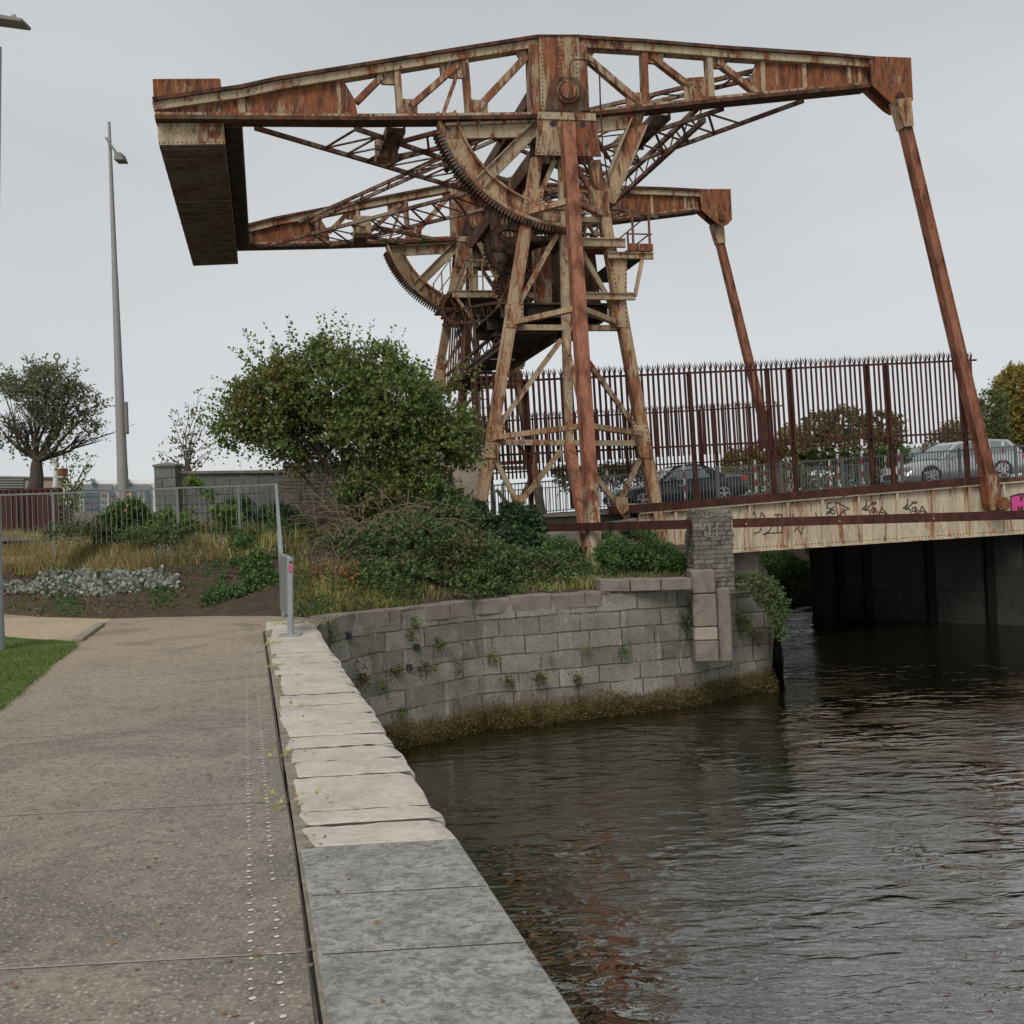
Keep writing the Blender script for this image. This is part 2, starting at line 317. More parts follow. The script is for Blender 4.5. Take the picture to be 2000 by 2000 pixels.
# painted studs in two rows, transverse joints
M['jline'] = simple('pale_joint', (.3, .27, .23), .95, .15, 9); M['stud'] = simple('stud_white', (.62, .58, .5), .6, .15, 20); mk = MB()
for (x0, y0, x1, y1) in ((481, 1251, 488, 1768), (495.6, 1251, 536.6, 1768)):
    p0, p1 = gnd(x0, y0, .004), gnd(x1, y1, .004); dv = (p1 - p0) / (p1 - p0).length; n_ = int(((p1 - p0).length + 3) / .084)
    for i in range(n_):
        if random.random() < .06: continue
        c = p0 + dv * (i * .084) + Vector((random.gauss(0, .002), random.gauss(0, .004), 0)); r = random.uniform(.0075, .0135)
        mk.add([c + Vector((math.cos(a) * r, math.sin(a) * r, 0)) for a in [k * math.pi / 4 for k in range(8)]], [tuple(range(8))])
struct(mk.build('path_marking', M['stud'], top=True))
for py in (1318, 1428, 1578, 1875):
    y = joint_y0 = gnd(250, py).y; struct(MB().add([(-6, y - .012 - .16, .0035), (xin(y) - .02, y - .008, .0035), (xin(y) - .02, y + .004, .0035), (-6, y - .16, .0035)], [(0, 1, 2, 3)]).build('path_joint', M['jline'], top=True))
jt = MB(); M['joint'] = simple('joint_dirt', (.06, .045, .03), .95, .4, 12)
struct(MB().add([V3(gnd(514 + (x - 514) if 0 else x, y), .004) for x, y in ((513, 1234), (548, 1500), (572, 1640), (592, 1800), (614, 2000), (619, 2000), (596, 1800), (575, 1640), (551, 1500), (515, 1234))],
       [(0, 1, 8, 9), (1, 2, 7, 8), (2, 3, 6, 7), (3, 4, 5, 6)]).build('path_joint', M['joint'], top=True))
# coping stones, one by one
def stone_mat(name, a, c, cracks, dark, sc=1.0, flk=0.0):
    m, t, b, o = mat(name); v = tex(t, 'Object', (1, 1, 1)); vv = tex(t, 'Object', (1, 1.35 if flk > .4 else 2.6, 1), (0, 0, R(25) if flk > .4 else 0))
    f = noise(t, v, 2.2 * sc, 8, .65); g = noise(t, v, 26, 6, .7); l_ = noise(t, vv, 7 * sc, 8, .75, 1.2)
    col = mixc(t, ramp(t, f, [(.35, 0.0), (.65, 1.0)]), a, c)
    col = mixc(t, ramp(t, g, [(.45, 0.0), (.75, .6)]), col, tuple(min(1, x * 1.25) for x in c))
    col = mixc(t, math_(t, 'MULTIPLY', ramp(t, l_, [(.57, 0.0), (.66, 1.0)]), cracks), col, dark)
    if flk:
        k1 = noise(t, vv, 16, 8, .82, .7); k2 = noise(t, vv, 40, 4, .7, .8)
        col = mixc(t, math_(t, 'MULTIPLY', ramp(t, k1, [(.47, 0.0), (.57, 1.0)]), flk), col, dark); col = mixc(t, math_(t, 'MULTIPLY', ramp(t, k2, [(.6, 0.0), (.68, 1.0)]), flk * .8), col, tuple(min(1, x * 1.5) for x in c))
    t.links.new(col, b.inputs['Base Color']); b.inputs['Roughness'].default_value = .85; b.inputs['Specular IOR Level'].default_value = .3
    bump(t, b, math_(t, 'ADD', math_(t, 'MULTIPLY', g, .5), l_), .6, .012); return m
M['cope'] = stone_mat('weathered_limestone', (.38, .345, .29), (.56, .515, .45), .7, (.19, .165, .135), 1, .22)
M['slab'] = stone_mat('new_grey_limestone', (.21, .2, .182), (.37, .355, .325), .5, (.1, .1, .102), 1.7, .75)
cope = thing('quay_coping', 'row of broad coping stones along the quay edge, old pale slabs then smooth grey ones', 'coping', (xout(8), 8, -2.9))
def joint_y(px_y):
    return gnd(600 + (px_y - 1230) * .36, px_y).y
jpx = [1213, 1228, 1245, 1276, 1284, 1297, 1308, 1318, 1342, 1358, 1380, 1399, 1419, 1440, 1462, 1489, 1519, 1586, 1612, 1655]
jys = [joint_y(p) for p in jpx]
def coping_stone(y1, y0, m, name, rough):     # far y1, near y0
    b = MB(); n_ = 9; g = .016 if rough else .0035; ins = random.uniform(-.01, .05) if rough else 0; sk = .05 if rough else .03
    skew = R(-1.0)
    xi0, xi1, xo0, xo1 = xin(y0) + .035 + ins, xin(y1) + .035 + ins, xout(y0), xout(y1)
    j = (lambda s=.012: random.gauss(0, s)) if rough else (lambda s=0: 0)
    ed = [j(.008), j(.008)]; zo = random.uniform(-.006, .008) if rough else 0
    nearrow, farrow = [], []
    for k in range(n_ + 1):
        f = k / n_
        nearrow.append(Vector((xi0 + (xo0 - xi0 + ed[0]) * f, y0 + g + j(.006) + sk * (f - .5), zo + .02 + j(.002))))
        farrow.append(Vector((xi1 + (xo1 - xi1 + ed[1]) * f, y1 - g + j(.006) + sk * (f - .5), zo + .02 + j(.002))))
    for r in (nearrow, farrow):
        r[0].x += abs(j(.03)); r[-1].x += j(.008)
        if rough: r[-1].z -= .014 + abs(j(.008)); r[0].z -= .004
    mid = [(a + c) / 2 + Vector((0, 0, .004 if rough else 0)) for a, c in zip(nearrow, farrow)]
    if rough: mid[-1].x += random.uniform(0, .018)
    vs = nearrow + mid + farrow; c = n_ + 1
    fs = [(i + r * c, i + 1 + r * c, i + 1 + (r + 1) * c, i + (r + 1) * c) for r in (0, 1) for i in range(n_)]
    per = list(range(c)) + [c + n_] + [2 * c + i for i in range(n_, -1, -1)] + [c]
    lo = [V3(vs[i], -.36) for i in per]; base = len(vs)
    fs += [(per[(i + 1) % len(per)], per[i], base + i, base + (i + 1) % len(per)) for i in range(len(per))]
    b.add(vs + lo, fs)
    return b.build(name, m, cope, bev=.012 if rough else .006)
for i in range(len(jys) - 1): coping_stone(jys[i], jys[i + 1], M['cope'], 'coping_stone', True)
cs = MB(); jf = MB(); M['mortar'] = simple('sandy_mortar', (.3, .26, .2), .95, .6, 9, b_=.8, bd=.02)
for y in jys[1:-1]:
    a = [Vector((xin(y) + .08 + (xout(y) - xin(y) - .09) * k / 12, y + .05 * (k / 12 - .5) + random.gauss(0, .005), .0196)) for k in range(13)]; wj = random.uniform(.012, .024)
    w_ = [wj * random.uniform(.5, 1.2) for _ in a]; jf = MB(); jf.add([p - Vector((0, q, 0)) for p, q in zip(a, w_)] + [p + Vector((0, q, 0)) for p, q in zip(a, w_)], [(k, k + 1, 14 + k, 13 + k) for k in range(12)]); jf.build('joint_fill', M['joint'], cope)
MB().add([(xin(y) + dx, y, .006) for y, dx in ((-3, .012), (3.7, .012), (3.7, .06), (-3, .06))], [(0, 1, 2, 3)]).build('joint_fill', M['joint'], cope)
for py in (1655, 1748, 1862):
    y = joint_y(py); MB().add([(xin(y) + .05, y - .02, .0196), (xout(y) - .01, y + .01, .0196), (xout(y) - .01, y + .018, .0196), (xin(y) + .05, y - .012, .0196)], [(0, 1, 2, 3)]).build('joint_fill', M['joint'], cope)
ys = [joint_y(1655), joint_y(1748), joint_y(1862), joint_y(2000)]
while ys[-1] > -4: ys.append(ys[-1] - .62)
for i in range(len(ys) - 1): coping_stone(ys[i], ys[i + 1], M['slab'], 'coping_slab', False)
cs = MB(); cs.add([(xin(y) + dx, y, .009) for y, dx in ((-3, .014), (YF, .014), (YF, .12), (-3, .12))], [(0, 1, 2, 3)]); pass
struct(cs.build('mortar_strip', M['mortar'], top=True))
# masonry material: uv in metres
def masonry(name, bw, bh, a, c, mortar, algae=True, msize=.012, distort=.035, contrast=1.0):
    m, t, b, o = mat(name); uv = tex(t, 'UV'); v = tex(t, 'Object')
    nz = nn(t, 'ShaderNodeTexNoise'); nz.inputs['Scale'].default_value = 1.7; nz.inputs['Detail'].default_value = 4; t.links.new(uv, nz.inputs['Vector'])
    s0 = nn(t, 'ShaderNodeVectorMath', operation='SCALE'); s0.inputs['Scale'].default_value = distort * 2; t.links.new(nz.outputs['Color'], s0.inputs[0])
    ad = nn(t, 'ShaderNodeVectorMath', operation='ADD'); t.links.new(uv, ad.inputs[0]); t.links.new(s0.outputs[0], ad.inputs[1])
    br = nn(t, 'ShaderNodeTexBrick'); br.inputs['Scale'].default_value = 1; br.inputs['Brick Width'].default_value = bw; br.inputs['Row Height'].default_value = bh
    br.inputs['Mortar Size'].default_value = msize; br.inputs['Mortar Smooth'].default_value = .35; br.inputs['Bias'].default_value = -.1; br.offset = .43; br.squash = .8; br.squash_frequency = 3
    t.links.new(ad.outputs[0], br.inputs['Vector'])
    br.inputs['Color1'].default_value = (0, 0, 0, 1); br.inputs['Color2'].default_value = (1, 1, 1, 1); br.inputs['Mortar'].default_value = (.5, .5, .5, 1)
    f = noise(t, v, 1.0, 8, .65); g = noise(t, v, 16, 8, .72); st = noise(t, tex(t, 'Object', (1, 1, .16)), 5.5, 6, .7)
    k = math_(t, 'ADD', math_(t, 'MULTIPLY', br.outputs['Color'], .3), math_(t, 'MULTIPLY', f, .7))
    col = mixc(t, ramp(t, k, [(.2, 0.0), (.75, 1.0)]), a, c)
    col = mixc(t, ramp(t, g, [(.4, 0.0), (.7, .55)]), col, tuple(x * .55 for x in a))
    col = mixc(t, ramp(t, st, [(.58, 0.0), (.7, .55)]), col, tuple(min(1, x * 1.35) for x in c))
    col = mixc(t, ramp(t, st, [(.3, .7), (.42, 0.0)]), col, tuple(x * .4 for x in a))
    mk_ = math_(t, 'MULTIPLY', br.outputs['Fac'], ramp(t, noise(t, v, 2.5, 5, .7), [(.38, .15), (.55, 1.0)]))
    col = mixc(t, mk_, col, mortar)
    hh = math_(t, 'ADD', math_(t, 'MULTIPLY', mk_, -1.4), math_(t, 'ADD', math_(t, 'MULTIPLY', g, .7), f))
    if algae:
        sp = nn(t, 'ShaderNodeSeparateXYZ'); t.links.new(uv, sp.inputs[0])
        zz = math_(t, 'ADD', sp.outputs['Y'], math_(t, 'MULTIPLY', math_(t, 'ADD', f, g), .55))
        col = mixc(t, ramp(t, math_(t, 'ADD', zz, 2.45), [(.9, 1.0), (1.2, .7), (1.9, 0.0)]), col, mixc(t, f, (.1, .08, .045), (.16, .13, .08)))
        col = mixc(t, ramp(t, math_(t, 'ADD', zz, 2.45), [(.8, 1.0), (1.15, 0.0)]), col, mixc(t, ramp(t, g, [(.4, 0.0), (.6, 1.0)]), (.035, .03, .01), (.11, .082, .026)))
        al = ramp(t, math_(t, 'ADD', zz, 2.45), [(.6, 1.0), (.95, 0.0)]); hh = math_(t, 'ADD', hh, math_(t, 'MULTIPLY', al, g))
    t.links.new(col, b.inputs['Base Color']); b.inputs['Roughness'].default_value = .9; b.inputs['Specular IOR Level'].default_value = .25
    bump(t, b, hh, .8, .035); return m
M['wall'] = masonry('quay_masonry', .85, .35, (.125, .112, .092), (.33, .305, .262), (.07, .058, .045), distort=.04, msize=.013)
M['farwall'] = masonry('far_quay_wall', 3.0, 1.4, (.022, .021, .018), (.045, .043, .037), (.01, .009, .008), False)  # shade under the bridge is put into this wall's colour
M['brick'] = masonry('pier_brick', .23, .095, (.125, .11, .092), (.25, .225, .19), (.055, .048, .04), False, .009, .03)
M['block'] = masonry('block_wall', .45, .225, (.135, .145, .135), (.21, .215, .2), (.08, .08, .07), False, .012, .01)
M['conc'] = stone_mat('old_concrete', (.14, .12, .1), (.24, .21, .175), .6, (.06, .05, .04), 1.2)
M['concpale'] = stone_mat('pale_concrete', (.26, .22, .175), (.36, .31, .25), .5, (.13, .11, .09))
def wall_strip(name, tops, feet, m, parent=None, rows=10, du=.4, u0=0.0, top=None, jag=0.0, disp=.02):
    # resample both edges by arc length, grid with uv in metres and a rough face
    T = [Vector(p) for p in tops]; F = [Vector(p) for p in feet]
    cum = [0]
    for i in range(len(T) - 1): cum.append(cum[-1] + (T[i + 1] - T[i]).length)
    n_ = max(2, int(cum[-1] / du)); vs, uv = [], []
    for i in range(n_ + 1):
        u = cum[-1] * i / n_; k = max(j for j in range(len(T) - 1) if cum[j] <= u + 1e-6); f = (u - cum[k]) / (cum[k + 1] - cum[k])
        a = T[k].lerp(T[k + 1], f); b = F[k].lerp(F[k + 1], f); tg = (T[k + 1] - T[k]).normalized(); nr = Vector((tg.y, -tg.x, 0))
        for r in range(rows + 1):
            p = a.lerp(b, r / rows); p = p + nr * random.gauss(0, disp) + (Vector((0, 0, random.gauss(0, jag))) if r == 0 and jag else Vector())
            vs.append(p); uv.append((u + u0, p.z))
    c = rows + 1; mb = MB(); mb.add(vs, [(i * c + r, i * c + r + 1, (i + 1) * c + r + 1, (i + 1) * c + r) for i in range(n_) for r in range(rows)]); mb.uv = uv
    return mb.build(name, m, parent, top=top, smooth=False)
# near quay face (under the coping) and the curved wharf wall round the basin corner
qw = thing('quay_wall', 'grey stone quay wall dropping from the pale coping to the water', 'wall', (xout(8), 8, WZ - .2))
wall_strip('wall_face', [(xout(-6) - .05, -6, -.34), (xout(YF) - .05, YF, -.34)], [(xout(-6) - .12, -6, WZ - .4), (xout(YF) - .12, YF, WZ - .4)], M['wall'], qw, rows=6, disp=.01)
tops_px = [(618, 1228), (625, 1218), (665, 1203), (735, 1194), (810, 1186), (935, 1172), (1028, 1166), (1174, 1154), (1350, 1150), (1440, 1146), (1497, 1142), (1517, 1142)]
TW = [gnd(*p, 0 if p[0] < 1400 else -.16) for p in tops_px]; foot_px = [(700, 1490), (725, 1478), (786, 1461), (860, 1447), (935, 1434), (1000, 1423), (1100, 1409), (1298, 1386), (1440, 1366), (1505, 1354)]
FW = [gnd(*p, WZ) for p in foot_px]
TW[7:9] = [gnd(1174, 1156), gnd(1350, 1151, -.05)]
def edge_at(pts, k):                 # point of a polyline on the sight line x/y = k, seen from above
    for i in range(len(pts) - 1):
        a, b = pts[i], pts[i + 1]; fa, fb = a.x - k * a.y, b.x - k * b.y
        if fa <= 0 <= fb or fb <= 0 <= fa: return a.lerp(b, fa / (fa - fb) if fa != fb else 0)
    return pts[-1] if k > pts[-1].x / pts[-1].y else pts[0]
FT = []
for p in TW:
    q = edge_at(FW, p.x / p.y); nrm = Vector((q.x - p.x, q.y - p.y, 0))
    if q.y > p.y + .25 or q.y < p.y - .5: q = Vector((p.x, p.y, WZ)) + Vector((.06, -.22, 0))
    FT.append(q + (q - p) * (.5 / abs(WZ)))
ww = thing('wharf_wall', 'curved wall of squared grey stone with mossy waterline round the basin below the bushes', 'wall', (TW[6].x, TW[6].y, WZ - .4))
wall_strip('wall_face', TW, FT, M['wall'], ww, rows=12, du=.3, disp=.012, jag=.012)
endw = [TW[-1], TW[-1] + Vector((.25, 1.2, 0)), Vector((6.9, 28.9, 0))]
wall_strip('end_face', endw, [V3(p, WZ - .4) + Vector((.1, 0, 0)) for p in endw], M['wall'], ww, rows=8, u0=9)
sheet('quay_end', [V3(p, .002) for p in (Vector((xin(YF), YF - .05, 0)), OUT[0] + Vector((0, -.05, 0)), TW[1], TW[2], TW[3], TW[4] + Vector((0, .8, 0)), gnd(560, 1195), gnd(512, 1198))], M['kerb'])
# cap stones on top of the wall
def cap_row(parent, pts, wd, z0, z1, m, step=(.5, 1.0), name='cap_stone', bev=.02, over=.04):
    cum = [0]
    for i in range(len(pts) - 1): cum.append(cum[-1] + (pts[i + 1] - pts[i]).length)
    def P(u):
        k = max(j for j in range(len(pts) - 1) if cum[j] <= u + 1e-6); return pts[k].lerp(pts[k + 1], (u - cum[k]) / (cum[k + 1] - cum[k]))
    u = 0; mb = MB()
    while u < cum[-1] - .1:
        e = min(cum[-1], u + random.uniform(*step)); a, b = P(u + .008), P(e - .008); tg = (b - a).normalized(); nr = Vector((-tg.y, tg.x, 0))
        j = random.gauss(0, .012); z = z1 + random.gauss(0, .01)
        a, b = V3(a, 0) - nr * (over + j), V3(b, 0) - nr * (over + j + random.gauss(0, .006))
        q = [V3(a, z0), V3(b, z0), V3(b + nr * wd, z0), V3(a + nr * wd, z0)]
        mb.prism(q, (0, 0, z - z0)); u = e
    return mb.build(name, m, parent, bev=bev)
cap_row(ww, TW[1:8], .5, -.29, .02, M['conc'])
cap_row(ww, TW[8:], .5, -.3, -.1, M['conc'])
# concrete upstand behind the wall top, left of the brick pier
lg = MB(); g0, g1 = gnd(1174, 1156), gnd(1356, 1151)
e0, e1 = g0 + Vector((0, .1, 0)), g1 + Vector((0, .1, 0))
for i in range(3):
    a = e0.lerp(e1, i / 3) + Vector((0, random.gauss(0, .015), 0)); b = e0.lerp(e1, (i + 1) / 3 - .012)
    lg.prism([V3(a, -.02), V3(b, -.02), V3(b, .22), V3(a, .24 + random.gauss(0, .012))], (-.1, .55, 0))
lg.build('concrete_upstand', M['conc'], ww, bev=.02)
# banks: one sheet behind the quay line, rising to the level of the road
bl = [Vector((-32, FAR + 5.0, 0)), gnd(0, 1199), gnd(100, 1206), gnd(205, 1209), gnd(320, 1205), gnd(430, 1203), gnd(520, 1203), gnd(612, 1207)] + [p + Vector((0, .3, 0)) for p in TW[3:]]
M['bank'] = simple('bank_soil', (.15, .102, .066), .95, .55, 5, b_=1, bd=.12)
ds = [0, .25, .6, 1, 1.5, 2.2, 3, 4, 5.2, 6.5, 8, 10]
hl = [0, .06, .2, .38, .62, 1.0, 1.3, 1.42, 1.5, 1.65, 1.8, 1.9]; hr = [-.04, .06, .13, .18, .24, .3, .36, .42, .5, .6, .72, .9]
def bank_h(x, d):
    a, b = np.interp(d, ds, hl), np.interp(d, ds, hr); f = min(1, max(0, (x + 3.2) / 4.5)); h_ = a * (1 - f) + b * f; g_ = min(1, max(0, (x - 4.35) / .3)); return h_ * (1 - g_) + g_ * (-.12 - .05 * d)
def front_y(x):
    for i in range(len(bl) - 1):
        if bl[i].x <= x <= bl[i + 1].x: return bl[i].y + (bl[i + 1].y - bl[i].y) * (x - bl[i].x) / max(1e-6, bl[i + 1].x - bl[i].x)
    return bl[0].y if x < bl[0].x else bl[-1].y
def ground_z(x, y): return float(bank_h(x, max(0, y - front_y(x))))
xs = sorted(set([-32, -24, -18, -14] + list(np.arange(-12, 5.2, .3)) + [bl[-1].x])); vs = []
for x in xs:
    fy = front_y(x)
    for k, d in enumerate(ds):
        f = min(1, max(0, (x - 3) / 2)); xx = x + f * d * .14
        vs.append((xx, fy + d, bank_h(x, d) + (random.gauss(0, .03) if k else .002)))
c = len(ds); bk = MB(); bk.add(vs, [(i * c + r, (i + 1) * c + r, (i + 1) * c + r + 1, i * c + r + 1) for i in range(len(xs) - 1) for r in range(c - 1)])
struct(bk.build('bank', M['bank'], top=True, smooth=True))
M['field'] = simple('rough_ground', (.09, .085, .05), .95, .4, .6)
struct(MB().add([(-400, 27, 1.35), (3.2, 27, .7), (3.2, 52, .9), (400, 52, 1.5), (1500, 1800, 1.5), (-1500, 1800, 1.35)],
       [tuple(range(6))]).build('ground', M['field'], top=True))
# far quay wall under the bridge and the ground behind it
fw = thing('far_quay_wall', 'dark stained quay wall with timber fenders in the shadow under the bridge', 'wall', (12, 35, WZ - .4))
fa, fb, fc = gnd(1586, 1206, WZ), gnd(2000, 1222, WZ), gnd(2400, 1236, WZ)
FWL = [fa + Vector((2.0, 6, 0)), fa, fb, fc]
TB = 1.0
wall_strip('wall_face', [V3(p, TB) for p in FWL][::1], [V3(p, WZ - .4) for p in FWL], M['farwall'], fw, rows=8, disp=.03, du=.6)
fd = MB()
for px in (1616, 1668, 1790, 1905, 1985):
    k = (px - 1000) / 2000; q = edge_at([fa, fb, fc], k + .008); fd.box((q.x, q.y - .1, (TB + WZ - .4) / 2), (.13, 0, 0), (0, .1, 0), (0, 0, (TB - WZ + .4) / 2))
    fd.build('fender_post', M['tar'], fw); fd = MB()
struct(MB().add([V3(FWL[0], TB), V3(fa, TB), V3(fb, TB), V3(fc, TB), (60, 26, TB), (60, 45, TB), (fa.x, 45, TB)], [(0, 1, 2, 3, 4, 5, 6)]).build('far_bank', M['field'], top=True))
# ---------------------------------------------------------------- bridge deck
gt = [P2(1434, 987), P2(2000, 940)]; gb = [P2(1434, 1078), P2(2000, 1041)]
def lin(a, s): return a[0][1] + (a[1][1] - a[0][1]) * (s - a[0][0]) / (a[1][0] - a[0][0])
S0, S1 = P2(1246, 1000)[0], 16.5
def gz(s): return lin(gt, s)         # top of the girder, along the bridge
def gz0(s): return lin(gb, s)
SL = Vector(W3(1, 0, gz(1)) - W3(0, 0, gz(0))).normalized(); TZ = N.cross(SL) * -1
if TZ.z < 0: TZ = -TZ
br = thing('bridge_deck', 'cream riveted girder road bridge with rust streaks and black graffiti', 'bridge', tuple(W3(S0, 0, gz0(S0))))
def girder(nf, sgn, nm):
    b = MB(); a, c = W3(S0, nf, 0), W3(S1, nf, 0)
    b.prism([W3(S0, nf, gz0(S0)), W3(S1, nf, gz0(S1)), W3(S1, nf, gz(S1)), W3(S0, nf, gz(S0))], N * (.06 * sgn))
    for z_ in (gz0, gz):
        b.prism([W3(S0, nf - .14 * sgn, z_(S0) - .02), W3(S1, nf - .14 * sgn, z_(S1) - .02), W3(S1, nf - .14 * sgn, z_(S1) + .02), W3(S0, nf - .14 * sgn, z_(S0) + .02)], N * (.34 * sgn))
    return b.build(nm, M['girder'], br)
NEARG = girder(0, 1, 'girder'); girder(WD, -1, 'girder')
for i, px in enumerate((1318, 1462, 1537, 1605, 1676, 1751, 1822, 1893, 1960, 2030)):
    s = P2(px, 1020)[0]; b = MB(); w_ = .035
    b.prism([W3(s - w_, -.11, gz0(s) + .025), W3(s + w_, -.11, gz0(s) + .025), W3(s + w_, -.11, gz(s) - .025), W3(s - w_, -.11, gz(s) - .025)], N * .108)
    b.prism([W3(s - .14, -.012, gz0(s) + .1), W3(s + .14, -.012, gz0(s) + .1), W3(s + .14, -.012, gz(s) - .1), W3(s - .14, -.012, gz(s) - .1)], N * .01)
    b.build('stiffener', M['girder'], br)
rv = MB(); s = S0 + .1
while s < 14.5:
    for dz, z_ in ((.09, gz0), (-.07, gz)):
        c = W3(s, -.003, z_(s) + dz); rv.cyl(c, c - N * .014, .02, .012, 6)
    s += .11
merge(NEARG, rv.build('rivets', M['brown'], br))
# soffit: cross beams and deck plate
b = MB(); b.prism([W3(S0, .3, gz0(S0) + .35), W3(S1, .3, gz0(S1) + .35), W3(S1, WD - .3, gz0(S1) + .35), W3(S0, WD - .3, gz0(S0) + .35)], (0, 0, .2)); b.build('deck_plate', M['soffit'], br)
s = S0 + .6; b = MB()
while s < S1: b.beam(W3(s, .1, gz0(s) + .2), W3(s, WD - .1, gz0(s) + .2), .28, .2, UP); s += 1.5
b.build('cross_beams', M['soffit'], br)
# road surface over bridge and approach, left to the horizon side
M['asphalt'] = simple('road_asphalt', (.05, .05, .05), .9, .25, 8)
def RZ(s): return gz(max(s, S0)) - .0
RS = -16.0
struct(MB().add([W3(RS, .15, gz(S0)), W3(S0, .15, gz(S0)), W3(S1 + 30, .15, gz(S1 + 12)), W3(S1 + 30, WD - .15, gz(S1 + 12)), W3(S0, WD - .15, gz(S0)), W3(RS, WD - .15, gz(S0))], [(0, 1, 4, 5), (1, 2, 3, 4)]).build('road', M['asphalt'], top=True))
for o_name, n0, n1 in (('pavement', .2, 1.5), ('pavement', WD - 1.5, WD - .2)):
    b = MB(); b.prism([W3(RS, n0, gz(S0)), W3(S0, n0, gz(S0)), W3(S0, n1, gz(S0)), W3(RS, n1, gz(S0))], (0, 0, .1)); b.prism([W3(S0, n0, gz(S0)), W3(S1, n0, gz(S1)), W3(S1, n1, gz(S1)), W3(S0, n1, gz(S0))], (0, 0, .1))
    struct(b.build(o_name, M['conc'], top=True))
# kerb beam (maroon) on the girder
kbm = P2(1910, 945)[0]
b = MB(); b.prism([W3(S0 - .8, -.16, gz(S0 - .8) + .025), W3(kbm, -.16, gz(kbm) + .025), W3(kbm, -.16, gz(kbm) + .25), W3(S0 - .8, -.16, gz(S0 - .8) + .25)], N * .3); b.build('edge_beam', M['maroon'], br)
b = MB(); b.prism([W3(kbm + .01, -.1, gz(kbm) + .025), W3(S1, -.1, gz(S1) + .025), W3(S1, -.1, gz(S1) + .16), W3(kbm + .01, -.1, gz(kbm) + .16)], N * .24); b.build('edge_beam', M['brown'], br)
# abutment under the left end
b = MB(); s_r = P2(1480, 1110, .5)[0]
ab = thing('abutment', 'dark concrete bridge abutment behind the brick pier', 'abutment', tuple(W3(S0, 1, WZ - O.z)))
b.prism([W3(-9, .42, WZ - .4 - O.z), W3(s_r, .42, WZ - .4 - O.z), W3(s_r, .42, gz0(s_r) + .1), W3(S0 + .02, .42, gz0(S0) + .1), W3(S0 + .02, .42, gz(S0) - .03), W3(-9, .42, gz(S0) - .03)], N * (WD - .8)); b.build('abutment_block', M['conc'], ab)
b = MB(); sa, sb = P2(1062, 1010)[0], P2(1232, 1000)[0]
b.prism([W3(sa, -.5, gz(S0) - 1.4), W3(sb, -.5, gz(S0) - 1.4), W3(sb, -.5, gz(S0) - .12), W3(sa, -.5, gz(S0) - .42)], N * .9); b.build('wing_wall', M['conc'], ab, bev=.03)
b = MB(); b.prism([W3(sa - 8, -.2, gz(S0) - 1.4), W3(sa, -.2, gz(S0) - 1.4), W3(sa, -.2, gz(S0) - .5), W3(sa - 8, -.2, gz(S0) - .5)], N * .6); b.build('retaining_wall', M['conc'], ab)
# graffiti strokes on the girder (photo pixels in the crop 1400..2000 x 950..1150, 3.22 px per px)
def strokes(parent, lists, tr, w_, m, name='graffiti'):
    b = MB()
    for l in lists:
        pts = [tr(*p) for p in l]
        for i in range(len(pts) - 1):
            if (pts[i + 1] - pts[i]).length > 1e-4: b.beam(pts[i], pts[i + 1] + (pts[i + 1] - pts[i]).normalized() * w_ * .4, w_, .006, N)
    return b.build(name, m, parent)
def gp(x, y, off=-.006): s, z = P2(1400 + x / 3.22, 950 + y / 3.22, off); return W3(s, off, z)
def circ(x, y, rx, ry, n_=10): return [(x + rx * math.cos(k * 2 * math.pi / n_), y + ry * math.sin(k * 2 * math.pi / n_)) for k in range(n_ + 1)]
strokes(br, [[(225, 200), (229, 175), (234, 158), (243, 185), (246, 205)], [(270, 205), (277, 180), (283, 163), (296, 185), (305, 205)], [(226, 262), (226, 285), (240, 294), (262, 290), (274, 278), (280, 260)],
    [(345, 255), (325, 285), (292, 302), (330, 292), (372, 294)], [(362, 178), (425, 176)], [(382, 180), (376, 215), (384, 255), (381, 292)], [(378, 215), (412, 212)], [(408, 178), (412, 240), (408, 292)], [(376, 292), (440, 289)],
    [(473, 172), (480, 205)], [(488, 288), (508, 255), (520, 282), (531, 303), (538, 275), (548, 252)], [(620, 165), (630, 195)]], gp, .03, M['ink'])
strokes(br, [[(722, 100), (698, 108), (693, 138), (716, 136), (712, 162), (684, 180)], circ(730, 160, 13, 13), [(745, 93), (752, 140), (762, 186)], [(742, 95), (790, 118), (832, 140), (800, 152), (768, 186)], [(690, 168), (740, 128)], [(800, 150), (812, 183)]], gp, .03, M['ink'])
def kias(dx, dy, k=1.0):
    T = lambda pts: [((x - 990) * k + 990 + dx, (y - 130) * k + 130 + dy) for x, y in pts]
    return [T(q) for q in ([(944, 82), (934, 142)], [(946, 118), (914, 142), (936, 150)], [(972, 112), (938, 148), (958, 150), (966, 172)], circ(984, 150, 12, 13), [(998, 132), (1000, 160), (1010, 176)], [(1010, 150), (1024, 172), (1036, 130), (1070, 172), (1034, 162)], circ(988, 105, 15, 6), [(968, 178), (975, 184)], [(985, 178), (992, 184)])]
strokes(br, kias(0, 0), gp, .032, M['ink']); strokes(br, kias(255, -5, .95), gp, .032, M['ink'])
b = MB(); b.prism([gp(1852, 66), gp(1880, 55), gp(1915, 48), gp(1960, 52), gp(1962, 154), gp(1852, 162)], -N * .004); b.build('graffiti', M['pink'], br)
strokes(br, [[(1852, 162), (1850, 64), (1880, 54), (1915, 47), (1960, 50)], [(1905, 50), (1915, 88), (1928, 56)], [(1895, 150), (1898, 128), (1912, 155), (1920, 128), (1924, 150)]], lambda x, y: gp(x, y, -.014), .05, M['ink'])
